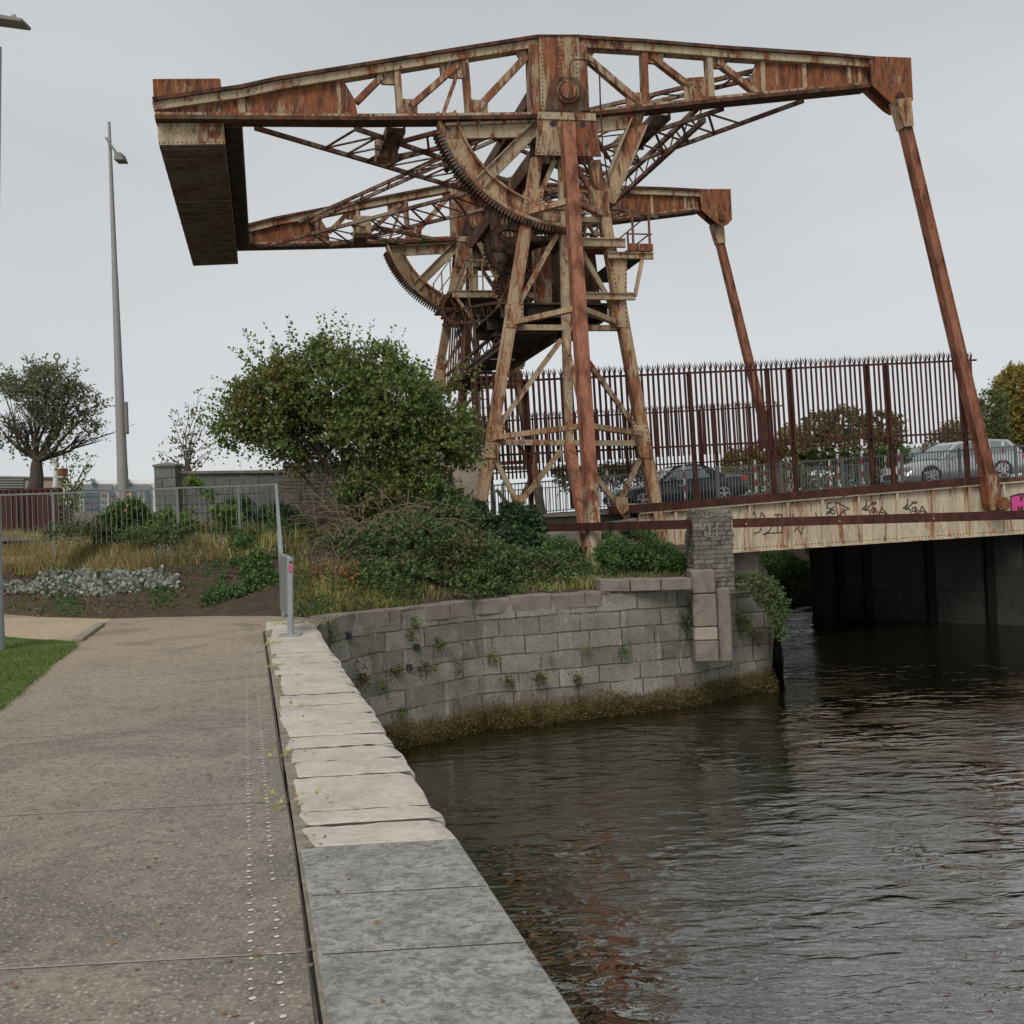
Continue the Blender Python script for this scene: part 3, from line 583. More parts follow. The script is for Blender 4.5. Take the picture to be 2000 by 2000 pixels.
# ---------------------------------------------------------------- overhead beams, counterweight, gear sectors
def pw(px, py, n=0.0):               # point of the near beam plane (pixel measured), moved to offset n across the bridge
    s, z = P2(px, py); return W3(s, n, z)
ov = thing('overhead_beams', 'pair of rusted balance beams joined by a dark counterweight box over the bridge', 'bascule beams', tuple(W3(0, WD / 2, -1)))
top_line = [(300, 212), (472, 187), (543, 171), (750, 137), (902, 112), (1046, 89), (1124, 89), (1256, 97), (1405, 109), (1598, 121), (1692, 129)]
bot_line = [(304, 232), (700, 235), (850, 234), (1046, 231), (1146, 226), (1262, 214), (1390, 200), (1688, 171)]
def polybeam(name, px, w_, t_, m, n=0.0, par=ov, dz=0.0):
    b = MB(); pts = [pw(x, y, n) + UP * dz for x, y in px]
    for i in range(len(pts) - 1):
        e = (pts[i + 1] - pts[i]).normalized() * .02; b.beam(pts[i] - e * 0, pts[i + 1] + e, w_, t_)
    return b.build(name, m, par)
def seg(name, a, c, w_, t_, m, n=0.0, par=ov, w2=None):
    return MB().beam(pw(*a, n), pw(*c, n), w_, t_, None, w2).build(name, m, par)
def plate(name, px, t_, m, n=0.0, par=ov):       # plate of thickness t_ centred on n
    return MB().prism([pw(x, y, n - t_ / 2) for x, y in px], N * t_).build(name, m, par)
def rivet_rows(par, rows, n, host, m=None, step=.11, r=.022):
    b = MB()
    for (a, c) in rows:
        p, q = pw(*a, n), pw(*c, n); k = max(1, int((q - p).length / step))
        for i in range(k + 1):
            x = p.lerp(q, i / k); b.cyl(x + N * .004, x - N * .016, r, r * .6, 6)
    return merge(host, b.build('rivets', m or M['brown'], par))
def truss(n):
    A = lambda *a, **k: seg(*a, n=n, **k)
    polybeam('top_chord', top_line, .21, .34, M['cream'], n)
    polybeam('top_flange', top_line, .09, .5, M['brown'], n, dz=.148)
    polybeam('bottom_chord', bot_line, .1, .34, M['half'], n, dz=.062)
    polybeam('bottom_flange', bot_line, .1, .52, M['brown'], n, dz=-.042)
    WBP = plate('web_plate', [(302, 214), (472, 190), (543, 174), (668, 153), (681, 176), (694, 197), (699, 232), (306, 232)], .06, M['rust'], n)
    plate('web_plate', [(1477, 116), (1691, 130), (1694, 168), (1467, 190), (1461, 174)], .06, M['rust'], n)
    for a, c, w_ in (((470, 190), (472, 232), .2), ((660, 158), (664, 231), .1), ((1487, 117), (1490, 188), .13), ((1568, 122), (1571, 180), .12), ((1655, 128), (1658, 172), .1), ((1676, 128), (1679, 170), .1)): A('stiffener', a, c, w_, .14, M['cream'])
    for a, c in (((775, 136), (782, 232)), ((907, 114), (916, 232)), ((1256, 99), (1260, 213)), ((1382, 109), (1388, 200))): A('post', a, c, .17, .26, M['half'])
    for a, c, w_ in (((696, 200), (748, 148), .15), ((802, 208), (893, 128), .15), ((865, 224), (891, 150), .1), ((925, 220), (1036, 102), .18), ((1134, 104), (1252, 205), .18), ((1272, 112), (1345, 168), .15), ((1400, 122), (1478, 184), .15)): A('diagonal', a, c, w_, .2, M['half'])
    for g in ([(785, 194), (815, 195), (815, 232), (784, 232)], [(918, 195), (952, 198), (953, 232), (917, 232)], [(1222, 181), (1254, 182), (1256, 214), (1225, 217)], [(1336, 154), (1384, 150), (1386, 201), (1337, 206)], [(857, 122), (905, 114), (908, 153), (882, 153), (860, 146)],
              [(1260, 100), (1295, 104), (1294, 126), (1263, 124)], [(1387, 109), (1420, 113), (1417, 135), (1388, 134)], [(733, 141), (773, 135), (775, 166), (746, 165)], [(1132, 96), (1165, 98), (1150, 118), (1133, 118)], [(1005, 98), (1038, 94), (1036, 122), (1015, 118)]): plate('gusset_plate', g, .1, M['half'], n)
    sg = -1 if n < 1 else 1
    plate('pivot_post', [(1029, 92), (1048, 90), (1050, 228), (1034, 228)], .42, M['half'], n); plate('pivot_post', [(1125, 90), (1141, 92), (1147, 226), (1131, 226)], .42, M['half'], n)
    PVP = plate('pivot_plate', [(1048, 77), (1125, 77), (1131, 228), (1052, 228)], .5, M['half'], n)
    plate('bearing_plate', [(1070, 168), (1076, 160), (1122, 160), (1128, 168), (1147, 224), (1058, 224)], .58, M['dark'], n)
    b = MB(); c = W3(0.02, n, 0); b.cyl(c - N * .42, c + N * .42, .3, seg=28); b.cyl(c - N * .47, c + N * .47, .22, seg=28); b.build('pivot_hub', M['half'], ov)
    b = MB()
    for k in range(28):
        a = k * 2 * math.pi / 28; b.cyl(c + U * .25 * math.cos(a) + UP * .25 * math.sin(a) - N * .44, c + U * .25 * math.cos(a) + UP * .25 * math.sin(a) - N * .42, .022, seg=6)
    b.build('hub_ring', M['dark'], ov)
    # nose at the right end
    nose = [(1691, 117), (1769, 120), (1773, 202), (1762, 215), (1747, 219), (1734, 211), (1694, 174)]
    plate('nose_plate', nose, .04, M['rust'], n - .24); plate('nose_plate', nose, .04, M['rust'], n + .24)
    plate('nose_web', [(1700, 124), (1758, 127), (1758, 190), (1740, 200), (1702, 166)], .4, M['dark'], n)
    c = pw(1746, 197, n); MB().cyl(c - N * .34, c + N * .34, .13, seg=20).build('nose_pin', M['brown'], ov)
    # toothed sector under the beam
    r0, r1 = 3.66, 3.1; b = MB(); n0 = n
    a0, a1 = R(190.5), R(274)
    k_ = 30; ang = [a0 + (a1 - a0) * i / k_ for i in range(k_ + 1)]
    PT = lambda a, r, nn_: W3(math.cos(a) * r, nn_, math.sin(a) * r)
    for i in range(k_):
        a, c = ang[i], ang[i + 1] + .002
        for (ra, rb, tt) in ((r0, r0 - .09, .42), (r0 - .085, r1 + .05, .08), (r1 + .06, r1, .3)):
            b.prism([PT(a, ra, n0 - tt / 2), PT(c, ra, n0 - tt / 2), PT(c, rb, n0 - tt / 2), PT(a, rb, n0 - tt / 2)], N * tt)
    b.build('gear_rim', M['leg'], ov)
    b = MB(); t_ = 50
    for i in range(t_):
        a = R(199) + (a1 - R(199)) * i / t_; h_ = .0085
        b.prism([PT(a - h_ * 1.5, r0, n0 - .24), PT(a + h_ * 1.5, r0, n0 - .24), PT(a + h_ * .7, r0 + .18, n0 - .24), PT(a - h_ * .7, r0 + .18, n0 - .24)], N * .48)
    b.build('gear_teeth', M['dark'], ov)
    plate('sector_arm', [(866, 241), (1048, 237), (1044, 268), (880, 272)], .1, M['cream'], n); plate('sector_arm', [(1144, 234), (1258, 221), (1252, 246), (1240, 250), (1146, 262)], .1, M['cream'], n)
    A('sector_flange', (868, 246), (1046, 240), .07, .3, M['cream']); 
    A('sector_spoke', (1046, 250), (934, 362), .32, .1, M['cream']); A('sector_spoke', (1246, 240), (1183, 392), .45, .1, M['leg'])
    MB().ibeam(pw(1246, 240, n), pw(1183, 392, n), .5, .3).build('sector_spoke', M['cream'], ov)
    MB().ibeam(pw(1046, 250, n), pw(934, 362, n), .34, .26).build('sector_spoke', M['cream'], ov)
    f = -.26 if n < 1 else .26
    rivet_rows(ov, [((1053, 82), (1056, 222)), ((1084, 82), (1086, 158)), ((1090, 82), (1092, 158)), ((1119, 82), (1122, 158))], n + (-.25 if n < 1 else .25), PVP)
    rivet_rows(ov, [((474, 192), (663, 160)), ((474, 224), (690, 226)), ((1492, 126), (1688, 136)), ((1492, 182), (1688, 168)), ((790, 200), (812, 222)), ((925, 214), (945, 200)), ((1345, 160), (1380, 195)), ((864, 128), (900, 120)), ((870, 140), (900, 146))], n - .052 if n < 1 else n + .052, WBP)
truss(0.0); truss(WD)
# counterweight: upper box across between the beams and the slab hanging at the back
cwp = lambda px, n: [pw(x, y, n) for x, y in px]
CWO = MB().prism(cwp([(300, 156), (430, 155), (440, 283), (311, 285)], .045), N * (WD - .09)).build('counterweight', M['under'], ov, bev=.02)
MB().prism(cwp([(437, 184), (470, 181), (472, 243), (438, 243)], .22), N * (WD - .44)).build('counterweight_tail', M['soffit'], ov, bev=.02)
MB().prism(cwp([(298, 154), (430, 153), (434, 181), (300, 200)], .005), N * .035).build('end_plate', M['rust'], ov)
MB().prism(cwp([(307, 241), (437, 240), (440, 281), (310, 283)], .005), N * .035).build('end_plate', M['cream'], ov)
rivet_rows(ov, [((303, 158), (428, 157)), ((311, 279), (437, 277)), ((310, 246), (434, 244))], -.0, CWO)
b = MB()
for k in range(17):
    p, q = pw(311, 285, .2 + k * .72), pw(440, 283, .2 + k * .72); b.beam(p - UP * .02, q - UP * .02, .07, .03, UP)
b.build('underside_ribs', M['under'], ov)
# laced bracing between the two beams (level with the bottom chords)
def laced(par, p, q, w_, side, step=.55, fl=.11, m=None, lc=.07, name='lateral_brace'):
    p, q, side = Vector(p), Vector(q), Vector(side); d = (q - p).normalized(); side = (side - d * side.dot(d)).normalized(); nr = d.cross(side)
    b = MB(); a0, a1 = p + side * w_ / 2, q + side * w_ / 2; c0, c1 = p - side * w_ / 2, q - side * w_ / 2
    b.beam(a0, a1, fl, fl, nr); b.beam(c0, c1, fl, fl, nr); k = max(2, int((q - p).length / step))
    for i in range(k):
        x, y = i / k, (i + 1) / k; A_, B_ = (a0.lerp(a1, x), c0.lerp(c1, y)) if i % 2 == 0 else (c0.lerp(c1, x), a0.lerp(a1, y)); b.beam(A_, B_, lc, .02, nr)
    return b.build(name, m or M['lace'], par)
def chordz(s): return np.interp(s, [P2(*p)[0] for p in bot_line], [P2(*p)[1] for p in bot_line]) - .12
def topz(s): return np.interp(s, [P2(*p)[0] for p in top_line], [P2(*p)[1] for p in top_line])
NV = N
for (s_end, s_n) in ((P2(598, 240)[0], P2(776, 240)[0]), (P2(1500, 190)[0], P2(1300, 205)[0])):
    f = s_n / s_end
    for n0, sg in ((.25, 1), (WD - .25, -1)):
        cm = W3(-.1, WD / 2, chordz(0) - .05); e = W3(s_end, n0, chordz(s_end))
        hw_ = abs(P2(500, 240)[0] - P2(697, 240)[0]) / 2; b = MB(); ra, rb = U * hw_, U * -hw_; nb = 13
        za_, zb2 = chordz(s_end + hw_) - chordz(s_end), chordz(s_end - hw_) - chordz(s_end)
        PA = lambda q: e + ra + dh * q + UP * za_ * (1 - q / Lr); PB = lambda q: e + rb + dh * q + UP * zb2 * (1 - q / Lr)
        dh = (cm - e).normalized(); Lr = (cm - e).length; sh = (ra - rb).dot(dh); k_ = 0; t_ = max(0, -sh) + .05
        b.beam(PA(0), PA(Lr), .11, .11, UP); b.beam(PB(0), PB(Lr), .11, .11, UP)
        while t_ < Lr - .3:
            tb = t_ + .42; A_ = PA(t_); B_ = PB(min(max(tb + sh, 0), Lr)); A2 = PA(min(t_ + .84, Lr))
            if 0 <= tb + sh <= Lr: b.beam(A_, B_, .075, .03, UP); b.beam(B_, A2, .075, .03, UP)
            t_ += .84
        b.build('lateral_brace', M['lace'], ov)
        node = cm.lerp(e, f)
        b = MB(); base = W3(s_n, n0, chordz(s_n)); b.ibeam(base, node, .5, .22, UP); b.build('cross_strut', M['lace'], ov)
        laced(ov, node, W3(s_n * .45, n0, chordz(s_n * .45)), 1.1, N, .5)
        b = MB(); b.box(node + UP * .12, U * .3, N * .3, UP * .32); b.build('node_box', M['cream'], ov, bev=.02)
laced(ov, W3(*[x for x in (P2(1380, 212)[0], .2, P2(1380, 212)[1])]), W3(P2(1188, 392, 8.5)[0], 8.5, P2(1188, 392, 8.5)[1]), .5, UP, .5, .13)
laced(ov, W3(-.4, 6.0, topz(0) - .25), W3(6.2, .4, topz(6.2) - .25), .55, N, .6); laced(ov, W3(-.4, 6.0, topz(0) - .25), W3(6.2, WD - .4, topz(6.2) - .25), .55, N, .6)
laced(ov, W3(-.4, 6.0, topz(0) - .25), W3(-6.6, WD - .3, topz(-6.6) - .25), .55, N, .6)
b = MB(); b.ibeam(W3(0, .3, topz(0) - .3), W3(0, WD - .3, topz(0) - .3), .5, .4, UP); b.ibeam(W3(-.1, .3, -1.0), W3(-.1, WD - .3, -1.0), .7, .5, UP); b.build('cross_girder', M['dark'], ov)
# access stair near the pivot, thin conduit
b = MB(); p, q = W3(-1.0, 5.5, 1.5), W3(-2.4, 4.6, -.4)
for o2 in (0, .6): b.beam(p + N * o2, q + N * o2, .12, .04, N)
for i in range(12): c = p.lerp(q, (i + .5) / 12); b.box(c + N * .3, U * .12, N * .3, UP * .02); b.box(c + N * .3 + U * -.1 + UP * .09, U * .02, N * .3, UP * .09)
b.build('access_stair', M['dark'], ov)
b = MB(); b.tube([pw(x, y, -.45) for x, y in ((1104, 165), (1104, 138), (1112, 130), (1140, 132), (1156, 142), (1161, 160), (1163, 230))] + [pw(1170, 290, -.3), pw(1186, 372, -.2)], .022); b.build('conduit', M['brown'], ov)
# ---------------------------------------------------------------- towers
def lp3(px, py, D): return Vector(loc(at(px, py, D)))
MT, MBS = lp3(1108, 246, 27.55), lp3(1162, 1104, 24.3)
def mast_pt(z, dn=0.0): f = (z - MT.z) / (MBS.z - MT.z); p = MT.lerp(MBS, f); return p
def tower(n, sg, far=False):
    Q = lambda p: W3(p[0], n + sg * p[1], p[2])       # local with outward direction sg (towards -n for the near tower)
    lbl = 'rusty steel tower on the far side of the bridge, half hidden by machinery' if far else 'tall rusty steel tower on the near side, with a red outrigger mast'
    t = thing('steel_tower', lbl, 'tower', tuple(W3(.2, n, P2(1110, 1060)[1])), 'towers carrying the balance beams')
    off = -.34 * 1
    def q2(px, py, dn=0.0): s, z = P2(px, py); return W3(s, n + dn, z)
    S_ = lambda nm, a, c, w_, t_, m, dn=0.0, w2=None: MB().beam(q2(*a, dn), q2(*c, dn), w_, t_, None, w2).build(nm, m, t)
    B_ = lambda nm, px, t_, m, dn=0.0: MB().prism([q2(x, y, dn - t_ / 2) for x, y in px], N * t_).build(nm, m, t)
    for dn in ((-.32, .32)):
        HQ = B_('head_plate', [(1045, 234), (1155, 242), (1167, 314), (1039, 311)], .05, M['half'], dn); HP = HQ if dn * sg < 0 else (HP if dn > -.3 and dn * sg > 0 and sg > 0 else None)
    B_('head_band', [(1045, 229), (1155, 232), (1156, 246), (1044, 242)], .76, M['cream'])
    for x_, y_ in ((1073, 251), (1131, 253)):
        c = q2(x_, y_); MB().cyl(c - N * .352, c + N * .352, .085, seg=16).build('bolt_hole', M['black'], t)
    legs = [((1048, 312), (938, 990)), ((1160, 316), (1294, 1064))]
    for a, c in legs:
        b = MB(); p, q = q2(*a), q2(*c); q = q + (q - p).normalized() * .35
        b.ibeam(p, q, .3, .3, web=.16); b.beam(p, q, .22, .305); LEG = b.build('leg', M['leg'], t)
    b = MB(); b.beam(q2(1098, 312), q2(1111, 868), .21, .21); b.build('centre_post', M['cream'], t)
    # outrigger mast
    mf = MT.lerp(MBS, .84); b = MB(); b.beam(Q(MT), Q(mf), .34, .34, N, .3); b.build('outrigger_mast', M['red'], t); b = MB(); b.beam(Q(mf), Q(MBS + (MBS - MT).normalized() * .3), .302, .342, N, .28); b.build('mast_foot', M['cream'], t)
    inner = Vector((P2(1111, 868)[0], 0, P2(1111, 868)[1])); fp = Vector((MBS.x - .06, MBS.y * .94, MBS.z + .35))
    b = MB(); b.beam(Q(inner), Q(fp), .26, .2); b.build('outrigger_strut', M['red'] if not far else M['leg'], t)
    i2 = Vector((P2(1104, 660)[0], 0, P2(1104, 660)[1])); f2 = mast_pt(P2(1140, 860)[1]); b = MB(); b.beam(Q(i2), Q(f2), .1, .1); b.build('outrigger_stay', M['leg'], t)
    # levels
    for (yl, yc, lx, rx) in ((425, 431, 1026, 1180), (640, 641, 998, 1208), (864, 866, 960, 1256)):
        S_('tie', (lx, yl), (rx, yc), .15, .15, M['cream'])
        z = P2(lx, yl)[1]; mpt = mast_pt(z + .03)
        for x_ in (lx, rx):
            s_ = P2(x_, yl - 4)[0]; b = MB(); b.beam(W3(s_, n + sg * -.0, z + .12), Q(mpt + Vector((0, 0, .12))), .16, .14, UP); b.build('outrigger_tie', M['leg'], t)
    for a, c in (((1083, 314), (1040, 412)), ((1120, 318), (1157, 376)), ((1092, 450), (1014, 592)), ((1136, 492), (1194, 594)), ((1096, 664), (972, 834)), ((1144, 700), (1243, 838)), ((1096, 880), (1016, 982)), ((966, 896), (1012, 984)), ((1158, 925), (1226, 1010)), ((1252, 892), (1206, 990)), ((1205, 990), (1236, 1026)), ((1206, 988), (1268, 988))):
        S_('brace', a, c, .13, .12, M['cream'])
    for g in ([(989, 593), (1019, 593), (1019, 643), (986, 641)], [(953, 831), (983, 832), (982, 864), (950, 862)], [(950, 864), (976, 866), (970, 896), (944, 894)], [(1191, 588), (1219, 590), (1224, 642), (1194, 640)], [(1233, 831), (1260, 831), (1266, 863), (1238, 861)], [(1241, 862), (1267, 863), (1271, 895), (1246, 894)],
              [(1025, 372), (1060, 374), (1050, 425), (1018, 422)], [(1152, 374), (1184, 378), (1186, 425), (1160, 425)], [(1186, 500), (1220, 500), (1220, 576), (1196, 576)], [(1198, 970), (1222, 972), (1224, 996), (1210, 1006), (1200, 992)], [(1000, 966), (1026, 968), (1024, 984), (1004, 984)]):
        B_('gusset_plate', g, .36, M['leg'])
    rows = [((1049, 256), (1043, 308)), ((1096, 256), (1098, 310)), ((1112, 256), (1114, 312)), ((1150, 256), (1160, 312)), ((1046, 307), (1092, 308)), ((1120, 309), (1160, 310))]
    b = MB()
    for a, c in rows:
        p, q = q2(*a, sg * -.345), q2(*c, sg * -.345); k = int((q - p).length / .12)
        for i in range(k + 1): x = p.lerp(q, i / k); b.cyl(x, x + N * (-.018 * sg), .022, .014, 6)
    if not far: merge(HP, b.build('rivets', M['dark'], t))
    b = MB()
    for g0, g1, g2, g3 in (((992, 598), (1016, 598), (990, 636), (1016, 638)), ((1195, 594), (1218, 596), (1198, 636), (1220, 638)), ((1190, 505), (1218, 505), (1200, 572), (1218, 572)), ((956, 836), (980, 836), (954, 858), (978, 860)), ((1237, 836), (1258, 836), (1240, 858), (1262, 858)), ((1244, 868), (1264, 868), (1250, 890), (1268, 890)), ((1028, 378), (1054, 380), (1022, 418), (1048, 420))):
        for i in range(2):
            p, q = (q2(*g0, -.19 * sg), q2(*g2, -.19 * sg)) if i == 0 else (q2(*g1, -.19 * sg), q2(*g3, -.19 * sg)); k = max(2, int((q - p).length / .11))
            for j in range(k + 1): x = p.lerp(q, j / k); b.cyl(x + N * .01 * sg, x - N * .018 * sg, .024, .015, 6)
    merge(LEG, b.build('rivets', M['dark'], t))
    return t
tower(0, 1); tower(WD, -1, True)
# ---------------------------------------------------------------- machinery between the towers
mc = thing('machinery_platform', 'rusted drive platform with gears, railings and dark decks between the two towers', 'platform', tuple(W3(.2, WD / 2, P2(1100, 650)[1])))
zA = P2(1150, 582)[1]; zB = P2(1150, 478)[1]; zC = P2(1230, 498)[1]; zD = P2(1050, 648)[1]; zU = P2(1050, 432)[1]
def sx_(px, py=580): return P2(px, py)[0]
bm3 = lambda nm, p, q, w_, t_, m: MB().ibeam(W3(*p), W3(*q), w_, t_, UP if 0 else N).build(nm, m, mc)
for n in (-.24, WD + .24):
    MB().ibeam(W3(sx_(1108), n, zA), W3(sx_(1234), n, zA), .2, .14).build('edge_beam', M['cream'], mc); MB().ibeam(W3(sx_(1112), n, zB), W3(sx_(1220), n, zB), .24, .14).build('edge_beam', M['cream'], mc)
    MB().ibeam(W3(sx_(1186), n, zC - .08), W3(sx_(1273), n, zC - .08), .18, .12).build('edge_beam', M['cream'], mc)
    MB().beam(W3(sx_(1252), n, zC - .15), W3(sx_(1234), n, zA), .1, .08).build('bracket', M['leg'], mc)
# upper machine deck and its beams
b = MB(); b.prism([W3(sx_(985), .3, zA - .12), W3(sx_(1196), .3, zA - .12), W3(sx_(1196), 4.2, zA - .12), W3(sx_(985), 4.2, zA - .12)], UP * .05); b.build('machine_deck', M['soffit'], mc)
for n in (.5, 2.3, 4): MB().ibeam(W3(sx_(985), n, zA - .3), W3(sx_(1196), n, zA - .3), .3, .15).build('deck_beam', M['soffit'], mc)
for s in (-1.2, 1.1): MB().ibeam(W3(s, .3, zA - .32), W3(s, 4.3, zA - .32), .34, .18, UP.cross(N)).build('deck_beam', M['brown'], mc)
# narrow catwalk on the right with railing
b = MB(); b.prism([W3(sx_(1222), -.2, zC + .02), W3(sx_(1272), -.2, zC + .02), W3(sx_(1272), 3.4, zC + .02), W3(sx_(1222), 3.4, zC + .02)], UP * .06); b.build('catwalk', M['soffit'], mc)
b = MB(); b.box(W3(sx_(1250), -.22, zC + .16), U * .36, N * .03, UP * .1); b.build('toe_board', M['rust'], mc)
b = MB()
for s in (sx_(1238), sx_(1270)):
    b.cyl(W3(s, -.15, zC), W3(s, -.15, zC + 1.12), .035, seg=8)
for k in range(1, 3): b.cyl(W3(sx_(1270), -.15 + k * 1.7, zC), W3(sx_(1270), -.15 + k * 1.7, zC + 1.1), .03, seg=8)
for z in (zC + .55, zC + 1.1):
    b.cyl(W3(sx_(1270), -.15, z), W3(sx_(1270), 3.4, z), .022, seg=6); b.cyl(W3(sx_(1230), -.15, z), W3(sx_(1275), -.15, z), .022, seg=6)
b.build('railing', M['lace'], mc)
# machine house: dark plated box, motor, gearbox, shafts and wheels
b = MB(); b.prism([W3(sx_(1125), .6, zA - .06), W3(sx_(1188), .6, zA - .06), W3(sx_(1180), .6, zB + .12), W3(sx_(1118), .6, zB + .12)], N * 3.2); b.build('machine_casing', M['dark'], mc, bev=.03)
b = MB(); b.prism([W3(sx_(1064), .9, zA), W3(sx_(1096), .9, zA), W3(sx_(1096), .9, zA + 1.7), W3(sx_(1064), .9, zA + 1.55)], N * .25); b.build('bearing_frame', M['half'], mc)
b = MB(); b.box(W3(.75, 9.8, zU + .4), U * .6, N * .7, UP * .4); b.cyl(W3(.75, 8.9, zU + .65), W3(.75, 10.8, zU + .65), .42, seg=20); b.tube([W3(.75 + .1 * math.cos(a), 9.6, zU + 1.2 + .1 * math.sin(a)) for a in np.linspace(0, 6.28, 10)], .02); b.build('motor', M['brown'], mc, bev=.03)
b = MB(); b.cyl(W3(.35, .8, -3.95), W3(.35, WD - .8, -3.95), .11, seg=14); b.build('drive_shaft', M['dark'], mc)
def gearwheel(s, n, z, r, th, teeth, m, spokes=6):
    b = MB(); k = 32; PTg = lambda a, rr, nn_: W3(s + math.cos(a) * rr, nn_, z + math.sin(a) * rr)
    for i in range(k):
        a, c = i * 2 * math.pi / k, (i + 1) * 2 * math.pi / k
        b.prism([PTg(a, r, n - th / 2), PTg(c, r, n - th / 2), PTg(c, r * .8, n - th / 2), PTg(a, r * .8, n - th / 2)], N * th)
    for i in range(spokes): a = i * 2 * math.pi / spokes; b.beam(PTg(a, .02, n), PTg(a, r * .85, n), r * .16, th * .6)
    for i in range(teeth): a = i * 2 * math.pi / teeth; b.beam(PTg(a, r * .99, n), PTg(a, r * 1.1, n), r * 3.2 / teeth, th)
    b.cyl(PTg(0, 0, n - th * .8), PTg(0, 0, n + th * .8), r * .25, seg=16); return b.build('gear_wheel', m, mc)
g_s, g_z = P2(1163, 456); gearwheel(g_s, .1, g_z, .34, .22, 16, M['half']); gearwheel(g_s, WD - .1, g_z, .34, .22, 16, M['rust'])
gearwheel(-.9, 3.2, -3.4, .75, .2, 36, M['dark']); gearwheel(.2, 6.3, -3.9, .8, .22, 40, M['dark']); gearwheel(-1.5, 9.0, -4.0, .6, .25, 24, M['brown'])
b = MB(); b.box(W3(g_s, .2, g_z - .36), U * .5, N * .3, UP * .1); b.build('pinion_bed', M['rust'], mc); 
b = MB(); b.box(W3(.1, 3.6, -3.25), U * .9, N * 1.2, UP * .1); b.box(W3(-.4, 5.5, -2.4), U * .45, N * .5, UP * .9); b.build('gearbox', M['dark'], mc, bev=.04)
for k in range(7): MB().beam(W3(-.75 + .14 * k, 4.6, -.7), W3(-.75 + .14 * k, 4.6, -2.6), .07, .05).build('vertical_slat', M['half'], mc)
for (p, q) in (((-1.6, 2.5, zA), (-.6, 2.5, zB + .4)), ((-.3, 2, zA), (.4, 2, zB)), ((-.8, 4, zA), (-.2, 4, zB - .1)), ((-1.5, 9.5, zU), (-.9, 9.5, -2)), ((.3, 9, zU), (-.6, 9, -1.6)), ((.9, 3.9, zA), (.5, 3.9, -2))):
    MB().ibeam(W3(*p), W3(*q), .16, .12).build('inner_post', M['cream'], mc)
laced(mc, W3(-1.3, .3, zA - .2), W3(-1.5, WD - .3, zU - .3), .5, UP, .5, .09, M['brown'], name='sway_brace')
# transverse portal frames between the towers, below the deck
for s_t, s_b in ((-1.45, -2.1),):
    zt, zb = zA - .6, P2(1000, 868)[1]
    laced(mc, W3(s_t, .2, zt), W3(s_t, WD - .2, zt), .42, UP, .5, .09, M['brown'], name='portal_beam')
    if s_t < 0:
        laced(mc, W3(s_t, 1.0, zD), W3(s_t - .1, 3.2, zt), .3, UP, .4, .07, M['brown'], name='portal_brace')
        laced(mc, W3(s_t, WD - .3, zD - .2), W3(s_t - .1, WD - 3.6, zt), .3, UP, .4, .07, M['cream'], name='portal_brace')
b = MB()
for k in range(14):
    n = WD - .5 - k * .26; b.beam(W3(-1.2, n, zU - .2), W3(-1.2 + .3 * ((k % 2) * 2 - 1), n - .1, zD + .1), .06, .04)
b.build('hanger_rods', M['lace'], mc)
# lower plank walkway with missing boards
b = MB(); s0_, s1_ = sx_(998, 646), sx_(1094, 644)
for n in np.arange(.3, WD - .2, .31):
    if random.random() < .12: continue
    a, c = s0_ + random.uniform(0, .05), s1_ - random.uniform(0, .06)
    if random.random() < .2: c = a + (c - a) * random.uniform(.3, .8)
    b.box(W3((a + c) / 2, n, zD), U * ((c - a) / 2), N * .14, UP * .025)
b.build('plank_walkway', M['soffit'], mc)
for s in (s0_ + .05, s1_ - .1): MB().ibeam(W3(s, .1, zD - .13), W3(s, WD - .1, zD - .13), .2, .12, UP.cross(N)).build('walkway_beam', M['dark'], mc)
# railed landing at the far tower
b = MB(); sL, sR = -1.75, 1.5
for n in (8.6, 10.4, WD + .1):
    b.cyl(W3(sL, n, zU), W3(sL, n, zU + 1.15), .028, seg=6)
for s in (-.6, .5): b.cyl(W3(s, 8.6, zU), W3(s, 8.6, zU + 1.15), .028, seg=6)
for z in (.55, 1.12): b.cyl(W3(sL, 8.6, zU + z), W3(sL, WD + .1, zU + z), .02, seg=6); b.cyl(W3(sL, 8.6, zU + z), W3(sR, 8.6, zU + z), .02, seg=6)
b.build('handrail', M['cream'], mc)
b = MB(); b.prism([W3(sL, 8.5, zU - .1), W3(sR, 8.5, zU - .1), W3(sR, WD + .2, zU - .1), W3(sL, WD + .2, zU - .1)], UP * .06); b.build('landing', M['soffit'], mc)
MB().ibeam(W3(sL, 8.45, zU - .12), W3(sR, 8.45, zU - .12), .26, .12).build('landing_beam', M['cream'], mc)
MB().beam(W3(sL + .1, 8.45, zU - .2), W3(-1.0, 8.45, zU - 1.1), .1, .08).build('landing_bracket', M['cream'], mc); MB().beam(W3(-.2, 8.4, zU - .2), W3(1.2, 8.4, zU - 1.3), .12, .08).build('landing_bracket', M['cream'], mc)
MB().ibeam(W3(-1.0, 8.7, zU), W3(-1.0, 8.7, -1.9), .14, .12).build('inner_post', M['cream'], mc)
# ladder down to the deck
ld = thing('ladder', 'thin dark ladder hanging from the plank walkway down behind the palings', 'ladder', tuple(W3(-1.1, 8.2, gz(S0) + .05)))
b = MB(); l0, l1 = -1.1, -.72
for s in (l0, l1): b.beam(W3(s, 8.2, gz(S0) + .05), W3(s, 8.2, zD + .7), .05, .03)
for i in range(18): z = gz(S0) + .3 + i * .3; b.cyl(W3(l0, 8.2, z), W3(l1, 8.2, z), .015, seg=5) if z < zD + .6 else None
b.build('ladder_frame', M['brown'], ld)
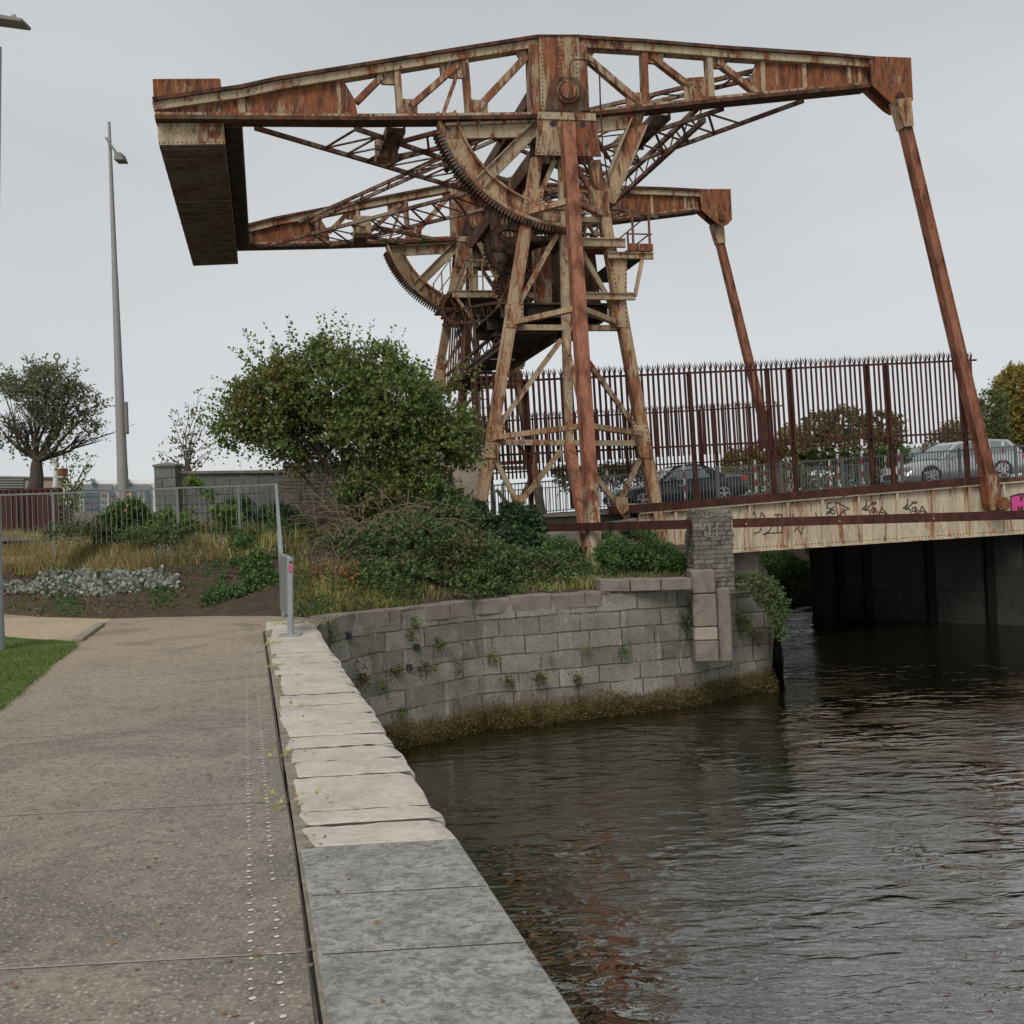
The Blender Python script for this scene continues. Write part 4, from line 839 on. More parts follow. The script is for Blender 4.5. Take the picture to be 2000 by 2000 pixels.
# ---------------------------------------------------------------- link struts from the beam noses to the deck
def strut(n, label):
    t = thing('link_strut', label, 'strut', tuple(pw(1930, 985, n)), 'struts hanging from the beam noses')
    a, c, d = pw(1748, 212, n), pw(1757, 258, n), pw(1922, 950, n); wv = (d - c).normalized()
    b = MB(); b.beam(a - (c - a).normalized() * .12, c, .5, .4, None, .32); b.build('strut_head', M['leg'], t)
    b = MB(); b.beam(c, d, .22, .26, None, .28); s_ = wv.cross(N)
    b.beam(c + s_ * .12, d + s_ * .155, .03, .32); b.beam(c - s_ * .12, d - s_ * .155, .03, .32); b.build('strut_shaft', M['red'], t)
    b = MB(); b.prism([pw(1906, 930, n - .17), pw(1931, 926, n - .17), pw(1936, 962, n - .17), pw(1934, 994, n - .17), pw(1918, 999, n - .17), pw(1912, 985, n - .17)], N * .34); b.build('strut_foot', M['rust'], t, bev=.02)
    e = pw(1935, 985, n); b = MB(); b.cyl(e - N * .3, e + N * .1, .21, seg=24); b.cyl(e - N * .33, e - N * .3, .17, seg=24); b.build('pin', M['rust'], t)
strut(-.28, 'long rusty strut from the near beam nose down to the cream girder'); strut(WD + .28, 'long rusty strut hanging from the far beam nose behind the palings')

# pieces that belong to a part
for ch in list(ov.children) + list(br.children):
    k = ch.name.split('.')[0]; sibs = list(ch.parent.children)
    def near(nm): return [c for c in sibs if c.name.split('.')[0] == nm]
    if k in ('gear_teeth', 'hub_ring'):
        c = near({'gear_teeth': 'gear_rim', 'hub_ring': 'pivot_hub'}[k]); f = '.001' in ch.name; ch.parent = c[-1] if f and len(c) > 1 else c[0]
    elif k in ('stiffener', 'graffiti') and ch.parent == br: ch.parent = NEARG
# ---------------------------------------------------------------- palisade fences, railings, marker posts
FS0, FS1 = P2(928, 735)[0], P2(1906, 690)[0]
def fz(s, a, b): return lin([P2(*a), P2(*b)], s)
def pal_fence(n, label, copy_of=None):
    if copy_of:
        c = copy_tree(copy_of, None, N * (n)); c['label'] = label; return c
    t = thing('palisade_fence', label, 'fence', tuple(W3(FS0, 0, gz(FS0))), 'palisade fences over the bridge girders')
    zt = lambda s: fz(s, (1300, 730), (1898, 703)); zl = lambda s: fz(s, (1300, 873), (1880, 845)); ztip = lambda s: fz(s, (1318, 709), (1894, 685)); zb_ = lambda s: fz(s, (1318, 891), (1880, 862))
    for z in (zt, zl): MB().beam(W3(FS0, .06, z(FS0)), W3(FS1 + .05, .06, z(FS1 + .05)), .055, .05).build('rail', M['maroon'], t)
    lean = -.018
    for pb in (1364, 1517, 1560, 1711, 1752, 1898, 1150, 1040, 940):
        s = P2(pb, 965)[0]; a, c = W3(s, .12, gz(s) + .2), W3(s + lean * (zt(s) - gz(s)), .12, zt(s) + .04)
        MB().ibeam(a, c, .12, .09, N, .04, .02).build('post', M['maroon'], t)
    # one pale, then copies
    H = ztip(FS0) - zb_(FS0); b = MB(); w_ = .036; z1 = H - .2
    prof = [(-w_, .0), (-w_ * .45, -.018), (w_ * .45, -.018), (w_, .0)]
    rings = []
    for z, k in ((0, 1), (z1, 1)): rings += [Vector(W3(0, 0, 0) - O) + U * (x * k) + N * y + UP * z for x, y in prof]
    vs = rings[:]; fs = [(i, i + 1, i + 5, i + 4) for i in range(3)]
    def prong(x, y, dx, h, wd): 
        k = len(vs); vs.extend([U * (x - wd) + N * y + UP * z1, U * (x + wd) + N * y + UP * z1, U * (x + dx * .5 + wd * .7) + N * y + UP * (z1 + h * .6), U * (x + dx) + N * y + UP * (z1 + h), U * (x + dx * .5 - wd * .9) + N * y + UP * (z1 + h * .6)]); fs.append((k, k + 1, k + 2, k + 3, k + 4))
    prong(0, -.018, 0, .22, w_ * .6); prong(-w_ * .8, -.008, -.06, .17, w_ * .45); prong(w_ * .8, -.008, .035, .17, w_ * .45)
    vs2 = [v + N * .004 for v in vs]; k = len(vs); fs += [tuple(i + k for i in reversed(f)) for f in fs]
    b.add([Vector(v) + Vector(t.location) for v in vs] + [Vector(v) + Vector(t.location) for v in vs2], fs)
    p0 = b.build('pale', M['maroon'], t); s = FS0 + .05; first = True; i = 0
    while s < FS1 and i < 100:
        q = p0 if first else p0.copy()
        if not first: COL.objects.link(q); q.parent = t
        first = False; i += 1
        q.location = W3(s, .06 - .035, zb_(s)) - Vector(t.location); q.rotation_euler = (Matrix.Rotation(lean * .9 + random.gauss(0, .004), 3, N)).to_euler(); q.scale = (1, 1, (ztip(s) - zb_(s)) / H * random.uniform(.985, 1.01)); s += .158
    return t
pf = pal_fence(0, 'tall maroon palisade fence on the near girder, in front of the cars')
pal_fence(WD - .12, 'more distant maroon palisade fence on the far girder, behind the cars', pf)
M['rail'] = simple('dark_grey_rail', (.13, .135, .13), .6, .25, 6, .1)
def parapet(n, s0, s1, label):
    t = thing('parapet_railing', label, 'railing', tuple(W3(s0, n, gz(s0))), 'bar railings beside the pavements')
    s = s0
    while s < s1:
        b = MB(); e = min(s + 2.0, s1); x = s + .05
        for z in (.18, 1.1): b.beam(W3(s, n, gz(s) + z), W3(e, n, gz(e) + z), .035, .03)
        while x < e: b.beam(W3(x, n, gz(x) + .18), W3(x, n, gz(x) + 1.13), .02, .02); x += .1
        b.beam(W3(s, n, gz(s)), W3(s, n, gz(s) + 1.18), .045, .045)
        b.build('railing_panel', M['rail'], t); s += 2.0
parapet(.38, P2(1150, 960)[0], S1, 'grey vertical-bar railing behind the near palisade fence')
parapet(WD - .42, P2(930, 960)[0] + 3.0, S1, 'grey vertical-bar railing on the far pavement')
parapet(1.5 - .02, P2(900, 960)[0] - .5, P2(1150, 960)[0] - .2, 'grey railing of the bridge approach behind the near tower legs')
def marker(px, pyb, n, first=[None]):
    s = P2(px, 960, n)[0]
    if first[0] is None:
        t = thing('marker_post', '', 'marker post', tuple(W3(s, n, gz(s) + .1)), 'red and white marker posts by the road')
        for i in range(6): MB().cyl(W3(s, n, gz(s) + .1 + i * .2), W3(s, n, gz(s) + .1 + (i + 1) * .2 - .001), .036, seg=10).build('band', (M['redp'], M['white'])[i % 2], t)
        first[0] = t; return t
    t0 = first[0]; return copy_tree(t0, None, W3(s, n, gz(s) + .1) - Vector(t0.location))
names = [('red and white marker post seen between the near tower leg and its brace, left one', 1187, 1.6), ('red and white marker post just right of the tower brace', 1200, 9.6), ('red and white marker post in front of the dark convertible cabin', 1337, 1.6), ('red and white marker post by the rear wheel of the dark convertible', 1408, 9.6),
    ('larger red and white marker post right behind the convertible', 1477, 1.6), ('second red and white marker post behind the convertible, left of a fence post', 1494, 9.6), ('red and white marker post left of the yellowing hedge end', 1542, 1.6), ('red and white marker post touching the paired fence post', 1551, 9.6),
    ('red and white marker post left of the middle of the hedge', 1622, 9.6), ('red and white marker post in front of the middle of the hedge', 1639, 1.6), ('red and white marker post left of the next fence post', 1686, 1.6), ('red and white marker post right of that fence post, before the silver car', 1732, 9.6),
    ('red and white marker post at the nose of the silver car', 1759, 1.6), ('red and white marker post in front of the silver car rear door', 1963, 1.0)]
for lb, px, n in names: marker(px, 0, n)['label'] = lb
# ---------------------------------------------------------------- cars
def carpaint(name, c, r=.3, metal=.4):
    m, t, b, o = mat(name); b.inputs['Base Color'].default_value = (*c, 1); b.inputs['Roughness'].default_value = r; b.inputs['Metallic'].default_value = metal; b.inputs['Coat Weight'].default_value = .5; return m
M['silver'] = carpaint('silver_car_paint', (.5, .52, .54), .32, .55); M['darkcar'] = carpaint('dark_car_paint', (.035, .042, .05), .25, .3); M['softtop'] = simple('black_soft_top', (.012, .012, .013), .85, .2, 20)
M['cglass'] = carpaint('car_glass', (.16, .2, .21), .06, .0); M['rim'] = simple('alloy_rim', (.55, .55, .56), .3, .1, 5, .8); M['tail'] = simple('red_lamp_glass', (.5, .02, .03), .25, .1, 5); M['headl'] = simple('clear_lamp_glass', (.34, .34, .32), .2, .1, 5)
def car(s0, n0, Lc, label, body, roofm, prof, roof, wheels, belt, hw=.86, wr=.32, rim_seg=5, estate=False):
    # faces -s (to the left); x measured back from the nose
    t = thing('parked_car' if 0 else 'car', label, 'car', tuple(W3(s0 + Lc / 2, n0, gz(s0 + Lc / 2) + .01)))
    og = Vector(t.location); F = SL; C = lambda x, y, z: og + F * (x - Lc / 2) + N * y + UP * z
    # body: loft of cross-sections (rounded flanks)
    secs = []
    for x, zt in prof:
        e = min(x, Lc - x); k = 1 - .16 * max(0, 1 - e / .55) ** 2; zb = .2 + .1 * max(0, 1 - e / .35); h_ = hw * k
        secs.append([(x, y, z) for y, z in ((-h_ * .9, zb), (-h_, zb + .14), (-h_ * 1.01, (zb + zt) / 2), (-h_ * .95, zt - .06), (-h_ * .82, zt), (0, zt + .03), (h_ * .82, zt), (h_ * .95, zt - .06), (h_ * 1.01, (zb + zt) / 2), (h_, zb + .14), (h_ * .9, zb))])
    b = MB(); c = 11; vs = [C(*p) for s_ in secs for p in s_]; k = len(secs)
    fs = [(i * c + j, i * c + (j + 1) % c, (i + 1) * c + (j + 1) % c, (i + 1) * c + j) for i in range(k - 1) for j in range(c)]
    fs += [tuple(range(c - 1, -1, -1)), tuple(range((k - 1) * c, k * c))]; b.add(vs, fs); bo = b.build('body', body, t, smooth=True)
    # cabin: windscreen, roof, rear, from belt up
    lo = [(x, z) for x, z in roof if z <= belt + .02]; hi = [(x, z) for x, z in roof]
    b = MB(); n_ = len(roof); vs = []
    for x, z in roof:
        f = (z - belt) / .5; y = hw * (.86 - .2 * max(0, min(1, f))); vs += [C(x, -y, z), C(x, y, z)]
    fs = [(2 * i, 2 * i + 1, 2 * i + 3, 2 * i + 2) for i in range(n_ - 1)]; fs += [tuple(2 * i for i in range(n_ - 1, -1, -1)), tuple(2 * i + 1 for i in range(n_))]
    b.add(vs, fs); b.build('cabin', roofm, t)
    def glass_side(poly, nm='side_window'):
        for sg in (-1, 1):
            pts = [C(x, sg * (hw * (.86 - .2 * (z - belt) / .5) + .006), z) for x, z in poly]; MB().prism(pts, N * sg * .008).build(nm, M['cglass'], t)
    def glass_across(a, c, nm):
        ya, yc = hw * (.86 - .2 * (a[1] - belt) / .5) - .06, hw * (.86 - .2 * (c[1] - belt) / .5) - .06
        nr = (C(c[0], 0, c[1]) - C(a[0], 0, a[1])).cross(N).normalized(); nr = nr if nr.z > 0 else -nr
        MB().prism([C(a[0], -ya, a[1]) + nr * .006, C(a[0], ya, a[1]) + nr * .006, C(c[0], yc, c[1]) + nr * .006, C(c[0], -yc, c[1]) + nr * .006], nr * .008).build(nm, M['cglass'], t)
    for i, wx in enumerate(wheels):
        for sg in (-1, 1):
            cc = C(wx, sg * (hw - .1), wr); b = MB(); b.cyl(cc - N * .1, cc + N * .1 + N * sg * .015, wr, seg=28); wo_ = b.build('wheel', M['tyre'], t)
            b = MB(); f0 = cc + N * sg * .118
            for q in range(24):
                a, a2 = q * math.pi / 12, (q + 1) * math.pi / 12
                P_ = lambda an, rr: f0 + F * math.cos(an) * rr + UP * math.sin(an) * rr
                b.prism([P_(a, wr * .7), P_(a2, wr * .7), P_(a2, wr * .62), P_(a, wr * .62)], N * sg * .02)
            for q in range(rim_seg): a = q * 2 * math.pi / rim_seg + .3; b.beam(f0, f0 + F * math.cos(a) * wr * .66 + UP * math.sin(a) * wr * .66, .055, .02)
            b.cyl(f0, f0 + N * sg * .03, .06, seg=10); b.build('rim', M['rim'], wo_)
            b = MB(); cc2 = C(wx, sg * (hw * 1.012), wr)
            for q in range(12):
                a, a2 = q * math.pi / 12, (q + 1) * math.pi / 12; P_ = lambda an, rr: cc2 + F * math.cos(an) * rr + UP * math.sin(an) * rr
                b.prism([P_(a, wr * 1.2), P_(a2, wr * 1.2), P_(a2, wr * .9), P_(a, wr * .9)], -N * sg * .12)
            b.build('wheel_arch', M['black'], t)
    for sg in (-1, 1):
        MB().box(C(.16, sg * hw * .68, .66), F * .1, N * .16, UP * .07).build('headlight', M['headl'], t, bev=.02)
        MB().box(C(Lc - .12, sg * hw * .78, .78), F * .09, N * .1, UP * .09).build('tail_light', M['tail'], t, bev=.02)
        MB().box(C(roof[0][0] + .45, sg * hw * 1.08, belt + .08), F * .07, N * .09, UP * .06).build('wing_mirror', body, t, bev=.02)
        b = MB(); b.box(C(Lc * .47, sg * hw * 1.012, belt - .14), F * .09, N * .012, UP * .015); b.build('door_handle', M['rim'] if not estate else body, t)
    b = MB(); [b.box(C(x, sg * hw * 1.008, .56), F * .006, N * .006, UP * .3) for x in (Lc * .33, Lc * .56) for sg in (-1, 1)]; b.build('door_gap', M['black'], t)
    b = MB(); b.box(C(.02, 0, .42), F * .05, N * hw * .55, UP * .09); b.build('grille', M['black'], t)
    b = MB(); b.box(C(Lc - .01, 0, .62), F * .02, N * .26, UP * .055); b.build('number_plate', M['white'], t)
    return t, glass_side, glass_across
s_d = P2(1190, 960, 4.3)[0]; Lc = P2(1441, 960, 4.3)[0] - s_d
k = Lc / 4.3
dc, gs, ga = car(s_d, 4.3, Lc, 'dark convertible with a black soft top driving left behind the near palings', M['darkcar'], M['softtop'],
    [(0, .52), (.12, .62), (.5, .72), (1.0, .79), (1.5 * k, .84), (2.2 * k, .86), (3.2 * k, .88), (3.8 * k, .93), (Lc - .12, .9), (Lc, .7)], [(1.32 * k, .84), (1.9 * k, 1.27), (2.15 * k, 1.36), (2.6 * k, 1.37), (2.95 * k, 1.3), (3.65 * k, .9)], (.78 * k, 3.42 * k), .84)
gs([(1.5 * k, .88), (1.98 * k, 1.24), (2.2 * k, 1.3), (2.2 * k, .88)]); gs([(2.24 * k, .88), (2.24 * k, 1.3), (2.6 * k, 1.31), (2.85 * k, 1.24), (3.05 * k, .9)]); ga((1.36 * k, .87), (1.94 * k, 1.29), 'windscreen'); ga((3.1 * k, 1.22), (3.45 * k, 1.01), 'rear_window')
s_s = P2(1744, 950, 3.6)[0]; Lc = 4.65
sc_, gs, ga = car(s_s, 3.6, Lc, 'silver estate car driving left behind the long rusty strut', M['silver'], M['silver'],
    [(0, .52), (.1, .62), (.4, .74), (.9, .84), (1.35, .9), (2.2, .93), (3.4, .95), (4.2, .96), (Lc - .1, .95), (Lc, .75)], [(1.2, .9), (2.0, 1.38), (2.3, 1.45), (3.4, 1.46), (4.1, 1.4), (4.55, .95)], (.86, 3.6), .9, .88, .33, 7, True)
gs([(1.5, .95), (2.06, 1.34), (2.35, 1.4), (2.35, .95)]); gs([(2.42, .95), (2.42, 1.4), (3.3, 1.41), (3.3, .96)]); gs([(3.36, .96), (3.36, 1.41), (3.98, 1.36), (4.3, 1.0)]); ga((1.24, .93), (1.98, 1.37), 'windscreen'); ga((4.15, 1.36), (4.5, 1.0), 'rear_window')
# ---------------------------------------------------------------- brick pier, guard beams
DP = TW[8].y + .12
pr = thing('brick_pier', 'broken-topped grey brick pier standing on the wharf wall', 'pier', tuple(at(1385, 1140, DP)))
def ppt(px, py, d=0.0): return at(px, py, DP + d)
fr_ = [ppt(1361, 1118), ppt(1432, 1116)]
def pier_block(zb, zt, x0, x1, y0, y1, m, nm, seed=1, rough=.012, top_j=0.0, nx=6, nz=9):
    random.seed(seed); b = MB(); uv = []
    corners = [(x0, y0), (x1, y0), (x1, y1), (x0, y1)]; per = []
    for i in range(4):
        (ax, ay), (bx, by) = corners[i], corners[(i + 1) % 4]
        for j in range(nx): f = j / nx; per.append((ax + (bx - ax) * f, ay + (by - ay) * f))
    u = [0]
    for i in range(len(per)): a, c = per[i], per[(i + 1) % len(per)]; u.append(u[-1] + math.dist(a, c))
    vs = []; np_ = len(per)
    for r in range(nz + 1):
        z = zb + (zt - zb) * r / nz; k_ = 1 if r < nz - 1 else (.985 if r == nz - 1 else .9 - top_j * .3)
        cx, cy = (x0 + x1) / 2, (y0 + y1) / 2
        for i in range(np_ + 1):
            x, y = per[i % np_]; random.seed(seed * 1000 + r * 50 + i % np_); zz = z + (random.uniform(-top_j, top_j) if r == nz else (random.uniform(-top_j, top_j) * .4 if r == nz - 1 else 0))
            vs.append((cx + (x - cx) * k_ + random.gauss(0, rough), cy + (y - cy) * k_ + random.gauss(0, rough), zz)); uv.append((u[i], z))
    c = np_ + 1; fs = [(r * c + i, r * c + i + 1, (r + 1) * c + i + 1, (r + 1) * c + i) for r in range(nz) for i in range(np_)]
    k0 = len(vs); vs.append(((x0 + x1) / 2, (y0 + y1) / 2, zt + top_j * .8)); uv.append((0, zt)); fs += [(nz * c + i, nz * c + i + 1, k0) for i in range(np_)]
    b.add(vs, fs); b.uv = uv; return b.build(nm, m, pr)
px0, px1 = ppt(1344, 1060), ppt(1432, 1060); zt_ = ppt(1385, 998).z; zm = ppt(1385, 1118).z
pier_block(zm - .45, zt_, px0.x + .12, px1.x, DP - .02, DP + 1.0, M['brick'], 'brick_shaft', 3, .014, .06, 8, 14)
cx0, cx1 = ppt(1349, 1180, -.15), ppt(1394, 1180, -.15); za, zb_ = ppt(1372, 1112, -.15).z, ppt(1372, 1292, -.3).z
random.seed(5)
for z1, z0, m in ((za, ppt(1370, 1158, -.2).z, M['conc']), (ppt(1370, 1158, -.2).z - .012, ppt(1370, 1223, -.25).z, M['conc']), (ppt(1370, 1223, -.25).z - .012, ppt(1370, 1250, -.28).z, M['concpale']), (ppt(1370, 1250, -.28).z - .01, zb_, M['conc'])):
    j = random.uniform(-.012, .012); b = MB(); b.box(((cx0.x + cx1.x) / 2 + j, DP - .06, (z0 + z1) / 2), ((cx1.x - cx0.x) / 2, 0, 0), (0, .34, 0), (0, 0, (z1 - z0) / 2)); b.build('buttress_block', m, pr, bev=.025)
b = MB(); d0, d1 = ppt(1394, 1150, 0), ppt(1422, 1150, 0); b.box(((d0.x + d1.x) / 2, DP + .05, -.8), ((d1.x - d0.x) / 2, 0, 0), (0, .25, 0), (0, 0, .75)); b.build('buttress_block', M['conc'], pr, bev=.03)
def pg(x, y): return at(1150 + x / 5.52, 850 + y / 5.52, DP - .055)
def fstrokes(par, lists, tr, w_, m):
    b = MB()
    for l in lists:
        pts = [tr(*p) for p in l]
        for i in range(len(pts) - 1): b.beam(pts[i], pts[i + 1], w_, .004, (0, 1, 0))
    return b.build('graffiti', m, par)
fstrokes(pr, [[(1192, 925), (1204, 960), (1206, 1000), (1248, 1002), (1246, 955)], [(1250, 1035), (1262, 1090), (1290, 1090)], [(1296, 940), (1306, 1010), (1300, 1095), (1340, 1090)], [(1385, 940), (1380, 1000), (1340, 1010)], [(1375, 1020), (1390, 1100)]], pg, .022, M['chalk'])
def guard(a, c, hgt, label):
    t = thing('guard_beam', label, 'beam', tuple(a), 'steel guard beams fixed to the brick pier'); b = MB(); d = (c - a).normalized()
    b.beam(a, c, hgt, .12, (0, 1, 0)); b.build('beam', M['maroon'], t); b = MB(); k = int((c - a).length / 1.9)
    for i in range(k + 1): p = a + d * (.25 + i * 1.9); b.cyl(p + Vector((0, -.06, -.02)), p + Vector((0, -.08, -.02)), .02, seg=8) if (p - a).length < (c - a).length else None
    merge(t.children[0] if t.children else None, b.build('bolts', M['chalk'], t)) if b.v else None
guard(at(1066, 1031, 25.9), at(1346, 1024, DP + .12), .19, 'dark steel guard beam running from the ivy to the left side of the brick pier')
guard(at(1432, 1022, DP + .1), at(2160, 1001, DP - .2), .185, 'long maroon guard beam from the right side of the brick pier across the girder')
# ---------------------------------------------------------------- grey handrail with end panel
hr_ = thing('handrail_barrier', 'galvanised railing with a bent end panel and pink sticker on the quay coping', 'railing', tuple(gnd(568, 1245)))
pz = gnd(568, 1244); pp = Vector((pz.x, pz.y, .02)); ptop = at(567, 1089, pz.y)
MB().beam(pp, Vector((ptop.x, pz.y, ptop.z)), .075, .09, (0, 1, 0)).build('end_post', M['galv'], hr_, bev=.006)
MB().box(pp + Vector((0, 0, .012)), (.15, 0, 0), (0, .13, 0), (0, 0, .012)).build('base_plate', M['galv'], hr_, bev=.004)
c0, c1 = at(549, 1083, pz.y + 1.0), at(564, 1089, pz.y + .02)
MB().beam(c0, c1, .06, .035, UP).build('top_rail', M['galv'], hr_)
pn = [at(545, 1086, pz.y + .95), at(561, 1092, pz.y + .08), at(561, 1202, pz.y + .08), at(547, 1190, pz.y + .95)]
MB().prism(pn, (.012, .012, 0)).build('end_panel', M['galv_dull'], hr_)
r0_, r1_ = at(549, 1083, pz.y + 1.0), at(539, 947, 22.0)
MB().beam(r0_, r1_, .06, .06, UP).build('top_rail', M['galv'], hr_)
b = MB(); lo0, lo1 = r0_ - UP * .98, r1_ - UP * 1.0; b.beam(lo0, lo1, .04, .04, UP)
for i in range(60): f = i / 59; b.cyl(lo0.lerp(lo1, f), r0_.lerp(r1_, f), .009, seg=5)
b.build('ramp_bars', M['galv'], hr_)
st_ = at(568, 1109, pz.y - .055); b = MB(); b.prism([st_ + Vector((-.034, 0, -.06)), st_ + Vector((.036, 0, -.055)), st_ + Vector((.034, 0, .05)), st_ + Vector((-.036, 0, .045))], (0, -.002, 0)); b.build('sticker', M['dullpink'], hr_)
b = MB(); b.prism([st_ + Vector((-.02, -.003, .07)), st_ + Vector((.02, -.003, .07)), st_ + Vector((.02, -.003, .1)), st_ + Vector((-.02, -.003, .1))], (0, -.002, 0)); b.build('sticker', M['ink'], hr_)
lf = thing('bar_railing', 'long grey bar railing across the grassy bank in front of the maroon container', 'railing', tuple(at(300, 1050, 22)))
tr_px = [(-60, 969), (0, 967), (122, 963), (205, 960), (345, 953), (465, 949), (540, 946)]; tr_p = [at(x, y, 22.0) for x, y in tr_px]
for i in range(len(tr_p) - 1): MB().beam(tr_p[i], tr_p[i + 1], .035, .035, UP).build('top_rail', M['galvthin'], lf)
for px in (103, 345, 465): q = np.interp(px, [p[0] for p in tr_px], [p[1] for p in tr_px]); p = at(px, q, 22.0); MB().beam(p, p - UP * 1.35, .05, .04).build('post', M['galvthin'], lf)
b = MB(); px = -50
while px < 540:
    q = float(np.interp(px, [p[0] for p in tr_px], [p[1] for p in tr_px])); p = at(px, q, 22.0); b.cyl(p, p - UP * 1.12, .0075, seg=6); px += 10.2
b.build('bars', M['galvthin'], lf)
# ---------------------------------------------------------------- lamp posts
def lamp_near():
    y = gnd(0, 1272).y; p = at(-6, 1272, y); t = thing('street_lamp', 'tall grey lamp post cut by the left edge of the photo, its flat lamp overhead', 'street lamp', tuple(V3(p, .01)))
    zz = lambda px, py: at(px, py, y).z; x = p.x
    MB().cyl((x, y, 0), (x, y, zz(0, 938)), .108, .106, 20).build('base_sleeve', M['galv'], t, smooth=True)
    MB().cyl((x, y, zz(0, 938)), (x, y, zz(0, 930)), .106, .075, 20).build('collar', M['galv'], t)
    MB().cyl((x, y, zz(0, 930)), at(-4, 92, y), .075, .05, 20).build('pole', M['pole'], t, smooth=True)
    hd = thing  # lamp head on a short arm leaning over the path
    b = MB(); h0, h1 = at(-110, 16, y - .3), at(5, 44, y - .3); b.beam(h0, h1, .05, .06, UP); b.beam(Vector((x, y, zz(0, 96))), h0 + Vector((0, .3, -.3)), .06, .06); b.beam(h0 + Vector((0, .3, -.3)), h0, .06, .06); b.build('arm', M['polemid'], t)
    b = MB(); a_, c_ = at(-18, 37, y - .3), at(52, 48, y - .3); b.beam(a_, c_, .075, .28, (0, 1, 0), .05); b.build('lamp_head', M['polemid'], t, bev=.01)
    b = MB(); q = at(27, 38, y - .3); b.cyl(q, q + UP * .06, .035, seg=12); b.build('sensor', M['galv'], t)
    b = MB(); q = at(1.5, 850, y - .1); b.box(q, (.025, 0, 0), (0, .012, 0), (0, 0, .065)); b.build('number_plate', M['white'], t)
    b = MB(); b.box(q + Vector((.004, -.014, 0)), (.005, 0, 0), (0, .002, 0), (0, 0, .045)); b.box(q + Vector((-.003, -.014, .036)), (.009, 0, 0), (0, .002, 0), (0, 0, .005)); b.build('digit', M['ink'], t)
lamp_near()
yl = 28.0; lb_, lt_ = at(243, 1020, yl), at(213, 238, yl)
t = thing('street_lamp', 'tall tapering grey lamp mast behind the railing with one small angled floodlight', 'street lamp', tuple(lb_))
joints = [0, .14, .3, .37, .62, 1.0]; rr = [.145, .138, .118, .108, .075, .038]
for i in range(5): MB().cyl(lb_.lerp(lt_, joints[i]), lb_.lerp(lt_, joints[i + 1]) , rr[i], rr[i + 1] + (.006 if i < 4 else 0), 16).build('pole_section', M['pole'], t, smooth=True)
MB().beam(at(207, 269, yl - .15), at(226, 297, yl - .15), .06, .08).build('arm', M['polemid'], t)
b = MB(); q = at(232, 304, yl - .2); b.prism([at(223, 296, yl - .35), at(236, 297, yl - .35), at(242, 312, yl - .35), at(222, 312, yl - .35)], (0, .35, 0)); b.build('floodlight', M['polemid'], t, bev=.015)
b = MB(); q = at(247, 815, yl - .16); b.box(q, (.035, 0, 0), (0, .05, 0), (0, 0, .42)); b.cyl(at(245, 845, yl - .1), at(251, 845, yl - .1), .04); b.build('control_box', M['polemid'], t)
t = thing('ring_mast', 'slim white mast with a ring at its tip behind the left tree', 'mast', tuple(at(108, 960, 40)))
b = MB(); b.cyl(at(108, 965, 40), at(111, 735, 40), .1, .05, 12); b.build('pole', M['white'], t, smooth=True)
b = MB()
for dx in (-3, 3): b.beam(at(110 + dx, 735, 40), at(110 + dx, 717, 40), .04, .04)
b.cyl(at(111, 717, 40), at(111, 702, 40), .05); c = at(111, 696, 40)
b.tube([c + Vector((math.cos(a) * .11, 0, math.sin(a) * .11)) for a in np.linspace(0, 2 * math.pi, 17)], .035); b.build('ring_head', M['polemid'], t)
# ---------------------------------------------------------------- block wall, container, background buildings
bw = thing('block_wall', 'long grey blockwork boundary wall with a capped pillar behind the railing and bushes', 'wall', tuple(at(600, 1050, 26)))
def wallseg(a, c, dz0, m, th=.2, nm='wall_run', D0=26, D1=26):
    p, q = at(*a, D0), at(*c, D1); wall_strip(nm, [p, q], [V3(p, dz0), V3(q, dz0)], m, bw, rows=4, du=1.0, disp=.003)
    d = (q - p).normalized(); nr = Vector((-d.y, d.x, 0)); MB().prism([V3(p, dz0) + nr * .02, V3(q, dz0) + nr * .02, q + nr * .02, p + nr * .02], nr * th).build('wall_back', m, bw)
    MB().prism([p - nr * .05, q - nr * .05, q - nr * .05 + UP * .07, p - nr * .05 + UP * .07], nr * (th + .1)).build('coping_strip', M['conc'], bw)
wallseg((345, 926), (560, 923), .8, M['block'], D0=25.6, D1=26.4)
wallseg((553, 910), (720, 908), .8, M['brick'], D0=26.0, D1=26.6); wallseg((720, 900), (950, 897), .6, M['concpale'], D0=26.6, D1=27.4)
p = at(328, 912, 25.6); pier_b = MB(); hwp = .26
for q0, q1, m, k in ((.8, p.z, M['block'], 1),):
    ps = [(p.x - hwp, p.y - hwp), (p.x + hwp, p.y - hwp), (p.x + hwp, p.y + hwp), (p.x - hwp, p.y + hwp), (p.x - hwp, p.y - hwp)]
    wall_strip('pillar', [Vector((x, y, q1)) for x, y in ps], [Vector((x, y, q0)) for x, y in ps], m, bw, rows=3, du=.5, disp=0)
b = MB(); vs = [Vector((p.x + i * (hwp + .03), p.y + j * (hwp + .03), p.z)) for i, j in ((-1, -1), (1, -1), (1, 1), (-1, 1))]; vs += [v + UP * .05 for v in vs] + [Vector((p.x, p.y, p.z + .13))]
b.add(vs, [(3, 2, 1, 0)] + [(i, (i + 1) % 4, 4 + (i + 1) % 4, 4 + i) for i in range(4)] + [(4 + i, 4 + (i + 1) % 4, 8) for i in range(4)]); b.build('pillar_cap', M['conc'], bw)
ct = thing('metal_container', 'low maroon ribbed metal container behind the bar railing at the left edge', 'container', tuple(at(50, 1040, 27)))
a_, c_ = at(-80, 962, 27), at(121, 955, 27.6); dd = (c_ - a_); b = MB(); n_ = 34
